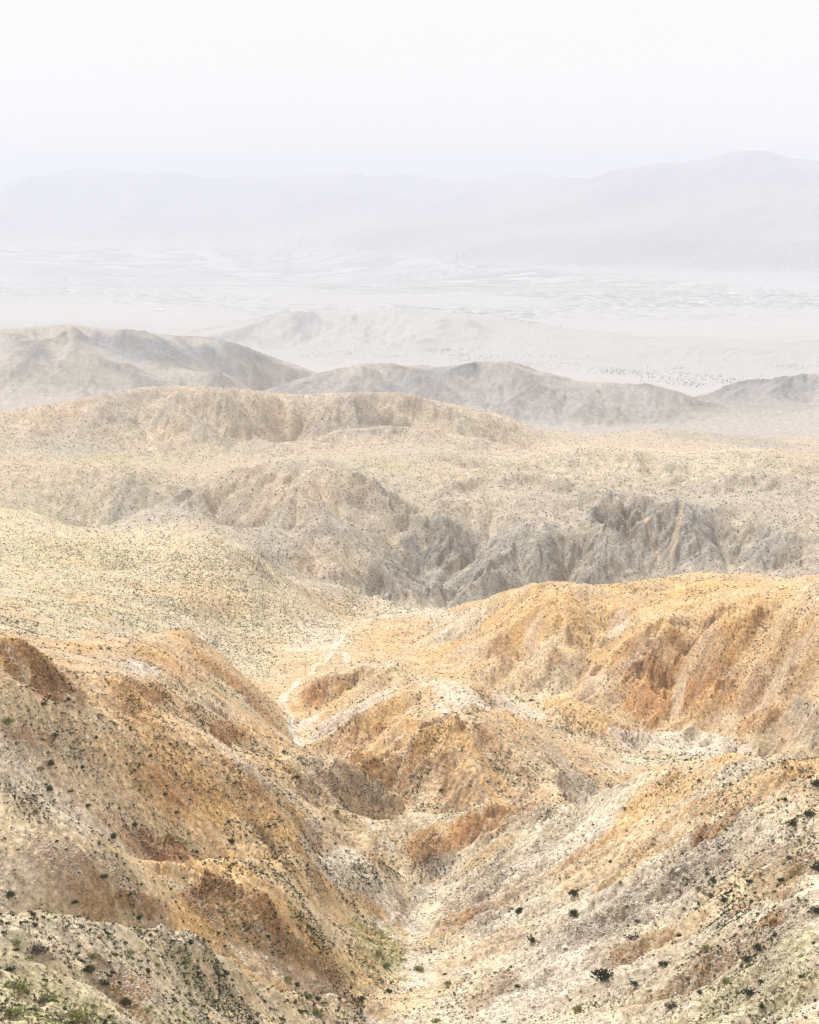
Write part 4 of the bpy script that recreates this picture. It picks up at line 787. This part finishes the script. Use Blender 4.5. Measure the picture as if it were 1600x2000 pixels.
HAND = [  # px, py (foot of the bush), width in px, kind, label
    (1120, 1747, 26, 'c', 'dark rounded bush above the upper end of the pale scree, higher of two standing close'), (1122, 1790, 24, 'c', 'tall dark bush under a brown rock lip, lower of two standing close'),
    (1015, 1782, 24, 'c', 'dark bush at the top of the pink scree chute'), (1174, 1912, 40, 'c', 'largest dark bush, tall and leaning, at the edge of the grey scree fan'),
    (1242, 1804, 12, 'c', 'single small dark bush on the white rubble'), (1237, 1833, 24, 'd', 'purplish dry bush just below a small dark bush on white rubble'),
    (1295, 1885, 24, 'c', 'dark bush low on the scrubby slope beside the scree'), (1382, 1856, 28, 'o', 'big olive bush on the scrubby right slope among dark shrubs'),
    (1455, 1876, 24, 'c', 'dark bush on pale ground low on the right slope'), (1460, 1948, 26, 'c', 'dark bush near the bottom of the right slope'),
    (1547, 1618, 22, 'c', 'dark bush high on the right slope, lower of a pair near the edge'), (1580, 1594, 26, 'c', 'dark bush high on the right slope, upper of a pair near the edge'),
    (1596, 1535, 26, 'c', 'dark bush below the crest cut by the right edge of the picture'), (1390, 1722, 20, 'c', 'long dark bush above the white boulders'), (1365, 1740, 22, 'o', 'olive bush beside the white boulders'),
    (1387, 1754, 16, 'd', 'dry brown bush right below the white boulders'), (1414, 1762, 18, 'c', 'dark bush among small shrubs below the white boulders'), (1464, 1727, 17, 'c', 'dark bush in the middle of the dotted tan slope'),
    (1525, 1720, 15, 'c', 'upright dark bush at the right of the dotted tan slope'), (1540, 1680, 15, 'd', 'dry bush on the dotted tan slope under the bush pair'), (1480, 1853, 24, 'c', 'dark bush beneath the reddish outcrop'),
    (1592, 1780, 28, 'c', 'dark bush cut by the right edge beside the grassy patch'), (1515, 1828, 16, 'c', 'dark bush standing against the reddish outcrop'), (1485, 1592, 14, 'o', 'green bush under the orange crest'),
    (1222, 1580, 15, 'o', 'olive bush just below the orange crest of the near slope'), (1192, 1684, 9, 'c', 'lone dark bush on the yellow chute'), (1037, 1845, 18, 'c', 'dark bush on the pale ribs left of the scree head'),
    (1010, 1934, 12, 'c', 'narrow dark bush at the left rim of the grey scree'), (1125, 1974, 24, 'o', 'olive bush at the foot of the grey scree'), (852, 1998, 20, 'o', 'olive bush near the gully mouth at the bottom'),
    (872, 1930, 18, 'o', 'long green bush on the low pale slope over the gully'), (815, 1896, 22, 'o', 'olive bush standing in the stony gully'), (1240, 1926, 16, 'c', 'dark bush on scrubby ground right of the scree foot'),
    (1310, 1972, 24, 'd', 'dark dry bush in the shaded draw at the bottom'), (1420, 1918, 22, 'o', 'green bush on the lower right slope by brown rock'), (1595, 1700, 26, 'c', 'wide dark bush at the right edge of the tan slope'),
    (450, 1645, 22, 'c', 'largest dark bush on the long tan slope, oval and alone'), (174, 1898, 26, 'c', 'round dark green bush in the middle of the grassy hump'), (95, 1492, 20, 'c', 'tall dark bush on the upper left slope, above a second tall one'),
    (82, 1380, 14, 'c', 'dark bush highest on the upper left slope'), (92, 1542, 20, 'c', 'tall dark bush on the upper left slope beside an orange patch'), (107, 1438, 16, 'c', 'dark bush in the row of bushes on the upper left slope'),
    (160, 1500, 14, 'c', 'dark bush left of the orange scree on the upper slope'), (290, 1477, 12, 'c', 'small dark bush near the crest of the long tan slope'), (260, 1613, 16, 'c', 'dark bush over the brown cliff'),
    (12, 1415, 26, 'o', 'broad olive bush at the left edge of the upper slope'), (77, 1503, 17, 'o', 'grey-green bush left of the tall dark bush'), (135, 1548, 15, 'd', 'dry brownish bush beside the orange patch'),
    (170, 1576, 13, 'c', 'dark bush at the foot of the upper left slope'), (220, 1635, 18, 'c', 'dark bush on the rim of the brown cliff'), (445, 1607, 11, 'c', 'small dark bush above the largest one on the tan slope'),
    (552, 1472, 10, 'c', 'dark bush at the saddle of the spur'), (580, 1524, 13, 'c', 'dark bush on the left flank of the gullied spur'), (630, 1601, 11, 'c', 'dark bush at the foot of the gullied spur, left of an olive one'),
    (656, 1596, 14, 'o', 'olive bush at the foot of the gullied spur'), (200, 1714, 16, 'c', 'dark bush on the pinkish broken slope'), (145, 1764, 18, 'c', 'tall dark bush low on the pinkish broken slope'),
    (20, 1750, 26, 'c', 'big dark bush at the left edge of the pinkish slope'), (272, 1796, 20, 'c', 'dark bush under the small brown ledge'), (180, 1873, 24, 'o', 'olive bush right above the round dark one'),
    (74, 1862, 40, 'd', 'large dead dark bush on the grassy hump'), (252, 1864, 22, 'o', 'pale olive bush at the middle of the hump'), (305, 1889, 16, 'o', 'small olive bush right of the hump middle'),
    (365, 1880, 20, 'o', 'olive bush on the right side of the hump'), (370, 1845, 20, 'c', 'dark bush on the pale lip of the hump'), (602, 1947, 22, 'o', 'olive bush on the nose of the hump'),
    (617, 1982, 26, 'o', 'largest pale olive bush on the nose of the hump'), (202, 1932, 20, 'c', 'dark bush under the brown rocks on the hump'), (245, 1962, 22, 'c', 'dark bush over the rocky drop at the bottom'),
    (285, 1978, 24, 'o', 'olive-grey bush at the bottom beside the rocky drop'), (522, 1830, 13, 'c', 'dark bush under the brown bluff'), (32, 1844, 20, 'o', 'olive bush left of the dead bush'), (55, 1875, 22, 'o', 'green bush below the dead bush'),
    (12, 1896, 26, 'c', 'green bush low at the left edge of the hump'), (32, 1930, 50, 'o', 'wide soft olive bush at the left edge near the bottom'), (90, 1955, 44, 'o', 'wide soft olive bush in the grass by the lower left corner'),
    (80, 1960, 20, 'd', 'small black dry bush in the grass'), (20, 1985, 40, 'o', 'wide green bush in the lower left corner'), (150, 1990, 40, 'o', 'green bush at the bottom edge of the hump'),
    (558, 1915, 22, 'o', 'yellow-green bush at the edge of the gravel gully'), (578, 1926, 18, 'c', 'dark bush at the edge of the gravel gully'), (520, 1690 + 0, 10, 'o', 'small olive bush on the yellow saddle'),
    (740, 1865, 16, 'o', 'olive bush on the yellow-green patch over the gully, upper one'), (752, 1892, 18, 'o', 'olive bush on the yellow-green patch over the gully, lower one'), (760, 1940, 18, 'c', 'dark bush at the bend of the stony gully'), (815, 1892, 14, 'o', 'small green bush on the gully bank'),
    (705, 1955, 18, 'c', 'dark bush where the two gullies meet'), (1380 + 0, 1712, 12, 'c', 'small dark bush left of the long one above the boulders'),
    (1038, 1370, 9, 'c', 'dark bush at the foot of the pink fan by the wash'), (1340, 1495 - 10, 8, 'c', 'dark bush on the gravel wash'), (950, 1527, 9, 'c', 'dark bush in the orange chute of the central hill'), (860, 1545, 10, 'c', 'dark bush on the left face of the central hill'),
]
KN = {'c': 'creosote_bush', 'o': 'brittlebush', 'd': 'dry_bush'}
HSLOT = set()
for (px, py, wd, kd, label) in HAND:
    q = drop_point(px, py)
    if q is None: continue
    p, nr, ij = q; r = math.hypot(p[0], p[1]); size = wd * 1.0 / FPX * r
    bush(KN[kd], p, nr, size, label, None, True); counts[KN[kd]] = counts.get(KN[kd], 0) + 1
# the next largest bushes, spread over the near slopes
def sized_bushes(kind, count, weight, lo, hi, tmpl, grp):
    p, ij = scatter(weight, count * 3, True)
    made = 0
    for k in range(len(p)):
        if made >= count: break
        x, y, z = p[k]
        if any((x - a) ** 2 + (y - b) ** 2 < (s * .8 + .8) ** 2 for a, b, s in BUSH_AT): continue
        key = where(*ij[k])
        if key not in PLACE: continue
        sz = float(lo * (hi / lo) ** (rng.random() ** 1.5)); word = 'small' if sz < lo * 1.25 else 'mid-sized' if sz < lo * 1.7 else 'larger'
        bush(kind, p[k], None, sz, word + ' ' + tmpl.format(beside(p[k])), grp.format(beside(p[k]))); made += 1
dens_near = sstep(760., 420., RR) * (1 - .9 * BARE) + .12 * (RR < 1100)
scrubby = np.where(np.isin(RID, [REG.index('front_right')]), sstep(1250, 1450, PX) + .12, 1.0)
sized_bushes('creosote_bush', 222, dens_near * scrubby * (1 - .5 * GRASS), 1.0, 2.3, 'dark green bush near {}', 'dark bushes near {}')
sized_bushes('brittlebush', 120, dens_near * scrubby * (.35 + 1.2 * GRASS), .9, 1.9, 'soft olive-green bush near {}', 'olive bushes near {}')
sized_bushes('dry_bush', 60, dens_near * scrubby, .7, 1.3, 'leafless grey-brown bush near {}', 'dry bushes near {}')
print('bushes', round(time.time() - T0, 1))

# ------------------------------------------------------------------ single boulders
def boulder(p, size, label, group, red=False):
    me = (ROR if red else ROC)[int(rng.integers(0, 3))]
    o = bpy.data.objects.new('boulder', me); COL.objects.link(o)
    o.location = (p[0], p[1], p[2] + size * .12); o.rotation_euler = tuple(rng.uniform(0, 6.28, 3) * np.array([.12, .12, 1])); o.scale = (size * rng.uniform(.8, 1.25), size * rng.uniform(.8, 1.2), size * rng.uniform(.7, 1.1))
    tag(o, label, 'boulder', group)
for (px, py, wd, red, label) in [(518, 1875, 14, 0, 'square white boulder lying in the gravel gully'), (1335, 1715, 15, 0, 'biggest white block of the boulder heap on the right slope'), (1316, 1728, 13, 0, 'white block at the lower left of the boulder heap'),
        (1352, 1724, 12, 0, 'flat white block at the right of the boulder heap'), (1322, 1708, 11, 0, 'small white block on top of the boulder heap'), (1033, 1957, 14, 0, 'white boulder on the grey scree, upper of two'), (1041, 1967, 11, 0, 'white boulder on the grey scree, lower of two'),
        (1103, 1852, 14, 0, 'upright white slab at the foot of the pale cliff'), (1155, 1855, 13, 0, 'white slab right of the upright one'), (1508, 1800, 24, 1, 'reddish rock standing up from the right slope'), (1490, 1815, 16, 1, 'lower reddish rock beside the standing one'),
        (1360, 1892, 12, 1, 'reddish block in the brown rocks low on the right slope'), (253, 1914, 16, 1, 'orange boulder in the dark rocks on the near hump'), (300, 1960, 18, 0, 'pale boulder over the rocky drop on the near hump'), (285, 1938, 18, 1, 'brown boulder above the rocky drop on the near hump'),
        (158, 1966, 12, 0, 'pale stone in the grass of the near hump'), (130, 1985, 12, 0, 'pale stone in the grass by the bottom edge'), (740, 1962, 10, 0, 'pale stone in the gully bend'), (195, 1833, 14, 1, 'long dark stone on top of the near hump')]:
    q = drop_point(px, py)
    if q: boulder(q[0], wd * .95 / FPX * math.hypot(q[0][0], q[0][1]), label, None, bool(red))
rk_w = np.where(np.isin(RID, [REG.index('front_right'), REG.index('ridge_b'), REG.index('front_left')]), OUT ** 2 + .3 * BARE * (RR < 680), 0) * sstep(800, 500, RR)
p, ij = scatter(rk_w, 150, True)
for k in range(len(p)):
    key = where(*ij[k])
    if key in PLACE:
        red = CC[ij[k][0], ij[k][1], 2] < .2
        sz = float(rng.uniform(.6, 1.6)); word = ('small ' if sz < .9 else 'mid-sized ' if sz < 1.25 else 'big ') + ('brown' if red else 'pale')
        boulder(p[k], sz, word + ' boulder among rubble near ' + beside(p[k]), ('brown' if red else 'pale') + ' boulders near ' + beside(p[k]), red)
# dead flower stalk
q = drop_point(49, 1822)
if q:
    bm = bmesh.new(); bmesh.ops.create_cone(bm, segments=6, radius1=.07, radius2=.05, depth=2.6, cap_ends=True)
    for v_ in bm.verts: v_.co.z += 1.2; v_.co.x += .02 * v_.co.z ** 2
    me = bpy.data.meshes.new('flower_stalk'); bm.to_mesh(me); bm.free(); me.materials.append(M_wood)
    o = bpy.data.objects.new('flower_stalk', me); COL.objects.link(o); o.location = tuple(q[0]); tag(o, 'thin dead flower stalk standing upright on the near grassy hump', 'plant')

# ------------------------------------------------------------------ scrub, tufts and stones without number
def stuff_points(name, p, sc, protos, label):
    """one object: points that carry small plants or stones"""
    if not len(p): return
    me = bpy.data.meshes.new(name); me.vertices.add(len(p)); me.vertices.foreach_set('co', p.astype(F).ravel())
    at = me.attributes.new('size', 'FLOAT_VECTOR', 'POINT'); at.data.foreach_set('vector', (sc[:, None] * rng.uniform(.75, 1.25, (len(p), 3))).astype(F).ravel())
    at = me.attributes.new('turn', 'FLOAT_VECTOR', 'POINT'); tr = np.zeros((len(p), 3), F); tr[:, 2] = rng.uniform(0, 6.28, len(p)); tr[:, 0] = rng.normal(0, .15, len(p)); at.data.foreach_set('vector', tr.ravel())
    at = me.attributes.new('which', 'INT', 'POINT'); at.data.foreach_set('value', rng.integers(0, len(protos), len(p)).astype(np.int32))
    o = bpy.data.objects.new(name, me); COL.objects.link(o); tag(o, label, None, None, 'stuff')
    ng = bpy.data.node_groups.new(name, 'GeometryNodeTree'); ng.interface.new_socket('Geometry', in_out='INPUT', socket_type='NodeSocketGeometry'); ng.interface.new_socket('Geometry', in_out='OUTPUT', socket_type='NodeSocketGeometry')
    nd, lk = ng.nodes, ng.links
    gi = nd.new('NodeGroupInput'); go = nd.new('NodeGroupOutput'); ip = nd.new('GeometryNodeInstanceOnPoints'); ge = nd.new('GeometryNodeGeometryToInstance')
    for ob in reversed(protos):
        inf = nd.new('GeometryNodeObjectInfo'); inf.inputs['Object'].default_value = ob; inf.transform_space = 'ORIGINAL'; lk.new(inf.outputs['Geometry'], ge.inputs[0])
    def attr(nm, ty):
        a = nd.new('GeometryNodeInputNamedAttribute'); a.data_type = ty; a.inputs['Name'].default_value = nm
        return [s for s in a.outputs if s.enabled and s.name == 'Attribute'][0]
    lk.new(gi.outputs[0], ip.inputs['Points']); lk.new(ge.outputs[0], ip.inputs['Instance']); ip.inputs['Pick Instance'].default_value = True
    lk.new(attr('which', 'INT'), ip.inputs['Instance Index']); lk.new(attr('turn', 'FLOAT_VECTOR'), ip.inputs['Rotation']); lk.new(attr('size', 'FLOAT_VECTOR'), ip.inputs['Scale'])
    lk.new(ip.outputs[0], go.inputs[0])
    md = o.modifiers.new('scatter', 'NODES'); md.node_group = ng
    return o
def proto(me):          # shape library only, not linked into the scene
    return bpy.data.objects.new(me.name, me)
def small(mat, n_, leaf, seed_, **k): return proto(bush_mesh('shrub', mat, n_, leaf, seed_, **k))
SH_dark = [small(M_dark, 22, .30, 300 + k, flat=.75) for k in range(4)]
SH_mid = [small(M_scrub, 22, .30, 310 + k, flat=.65) for k in range(4)]
SH_olive = [small(M_olive, 20, .28, 320 + k, flat=.6, spiky=.3) for k in range(3)]
SH_tuft = [small(M_tuft, 12, .34, 330 + k, flat=.5, spiky=.5) for k in range(3)]
SH_dry = [small(M_dry, 16, .28, 340 + k, flat=.6, spiky=.4) for k in range(2)]
ST_pale = [proto(rock_mesh('stone', M_stone, 350 + k, 1)) for k in range(4)]; ST_rust = [proto(rock_mesh('stone', M_rust, 360 + k, 1)) for k in range(3)]
patch = np.clip(.75 + .9 * fbm(X / 38., Y / 38., 500, 3) * sstep(1900, 900, RR), .08, 2)
patch2 = np.clip(.6 + 1.1 * fbm(X / 14., Y / 14., 520, 3), .03, 2)
bare = (1 - .93 * BARE)
gul_w = .55 + .9 * sstep(0, .6, -GUL)
def sizes(nn, lo, hi): return (lo * (hi / lo) ** (rng.random(nn) ** 1.6))
# near slopes, r < 1000
wn_ = sstep(1100, 900, RR) * bare * patch * patch2
wn_ = wn_ * np.where(RID == REG.index('front_left'), 1.15, 1)
p, _ = scatter(wn_ * np.where(RID == REG.index('front_right'), .16 + sstep(1200, 1450, PX) * .6, 1.0), 23000); stuff_points('dark_scrub', p, sizes(len(p), .35, 1.25), SH_dark, 'small dark shrubs dotting the near slopes')
p, _ = scatter(wn_, 31000); stuff_points('pale_scrub', p, sizes(len(p), .25, .8), SH_mid + SH_dry, 'small grey-green and dry shrubs dotting the near slopes')
p, _ = scatter((.10 + GRASS ** 2) * patch * (RR < 1000), 32000); stuff_points('annual_plants', p, sizes(len(p), .2, .65), SH_tuft + SH_olive, 'small yellow-green plants growing in the near soil')
# middle ground
wm_ = sstep(900, 1000, RR) * sstep(2400, 1900, RR) * bare * patch
p, _ = scatter(wm_ * gul_w, 22000); stuff_points('hill_scrub', p, sizes(len(p), .6, 1.7), SH_dark + SH_mid + SH_mid, 'dark shrubs dotting the orange hills')
p, _ = scatter(wm_ * (RID == REG.index('plain')) * (.3 + GRASS + .6 * patch2), 15000); stuff_points('plain_scrub', p, sizes(len(p), .7, 1.8), SH_olive + SH_mid, 'green-grey shrubs dotting the sandy plain')
wf_ = sstep(1900, 2200, RR) * sstep(5000, 3300, RR) * bare * patch
p, _ = scatter(wf_, 30000); stuff_points('mountain_scrub', p, sizes(len(p), 1.0, 2.4), SH_mid + SH_dark + SH_mid + SH_olive, 'shrubs dotting the brown mountain and the hills behind it')
# stones
ws = (.10 + 1.4 * OUT) * sstep(1000, 700, RR)
red_m = (CC[..., 2] < .19)
p, _ = scatter((ws + .6 * BARE * (CC[..., 2] > .3) * (RR < 760)) * ~red_m, 60000); stuff_points('stones', p, sizes(len(p), .22, 1.2), ST_pale, 'pale stones and rubble littering the near slopes')
p, _ = scatter(ws * red_m, 24000); stuff_points('rust_stones', p, sizes(len(p), .22, 1.1), ST_rust, 'rusty brown stones littering the near slopes')
print('scrub', round(time.time() - T0, 1))

# ------------------------------------------------------------------ villages on the valley floor
def tree_proto(seed_): return proto(bush_mesh('tree', M_scrub, 26, .32, seed_, flat=1.0))
def house_mesh(w, d, h, mw, mr):
    me = bpy.data.meshes.new('house'); r_ = h * 1.35
    vs = [(-w, -d, -2), (w, -d, -2), (w, d, -2), (-w, d, -2), (-w, -d, h), (w, -d, h), (w, d, h), (-w, d, h), (-w, 0, r_), (w, 0, r_)]
    me.from_pydata(vs, [], [(0, 1, 5, 4), (1, 2, 6, 5), (2, 3, 7, 6), (3, 0, 4, 7), (4, 5, 9, 8), (6, 7, 8, 9), (5, 6, 9), (7, 4, 8)])
    me.materials.append(mw); me.materials.append(mr)
    for f in me.polygons: f.material_index = 1 if f.index >= 4 and f.index < 6 else 0
    return me
M_wall, _, b_ = new_mat('pale_wall'); b_.inputs['Base Color'].default_value = (.62, .58, .52, 1)
M_roof, _, b_ = new_mat('white_roof'); b_.inputs['Base Color'].default_value = (.66, .65, .63, 1)
TREE = [tree_proto(400 + k) for k in range(3)]
HOU = [proto(house_mesh(9, 6, 4, M_wall, M_roof)), proto(house_mesh(14, 7, 4, M_wall, M_wall))]
tp, hp = [], []
for (px, py, sx, sy, nt_, nh_) in [(860, 686, 50, 2.5, 160, 6), (905, 693, 60, 2, 60, 25), (620, 695, 40, 3, 60, 14), (700, 690, 70, 3, 70, 20), (760, 697, 60, 3, 50, 20), (940, 700, 70, 4, 110, 30), (1060, 696, 50, 3, 40, 14),
        (1020, 712, 60, 4, 50, 20), (1200, 726, 60, 3, 150, 12), (1250, 732, 60, 3, 120, 20), (1310, 737, 90, 5, 90, 20), (1330, 744, 80, 4, 80, 14), (1400, 738, 70, 4, 80, 14), (1430, 746, 30, 3, 80, 10), (1350, 752, 40, 3, 90, 10), (1540, 716, 40, 2, 40, 10), (1320, 720, 30, 2, 30, 10), (1130, 712, 80, 3, 30, 16)]:
    nt_ = int(nt_ * .6); nh_ = int(nh_ * .4)
    for k in range(nt_ + nh_):
        q = drop_point(px + rng.normal(0, sx * .5), py + rng.normal(0, sy * .9))
        if q is None or not 8500 < math.hypot(q[0][0], q[0][1]) < 17000: continue
        (tp if k < nt_ else hp).append(q[0])
if tp: stuff_points('village_trees', np.array(tp), rng.uniform(4.5, 9, len(tp)), TREE, 'dark dots of trees around the valley villages')
if hp: stuff_points('village_houses', np.array(hp), rng.uniform(.6, 1.0, len(hp)), HOU, 'white dots of houses in the valley villages')
for (px, py, w, d, label) in [(465, 546, 90, 60, 'long white-roofed shed among the far fields, left one'), (480, 545, 70, 50, 'long white-roofed shed among the far fields, right one'), (310, 608, 60, 40, 'white-roofed shed on the near side of the far fields'), (1425, 576, 80, 40, 'white-roofed shed at the foot of the far range')]:
    q = drop_point(px, py)
    if q:
        o = bpy.data.objects.new('warehouse', house_mesh(w, d, 14, M_wall, M_roof)); COL.objects.link(o); o.location = tuple(q[0]); tag(o, label, 'warehouse', 'white sheds in the valley')
print('done', round(time.time() - T0, 1))
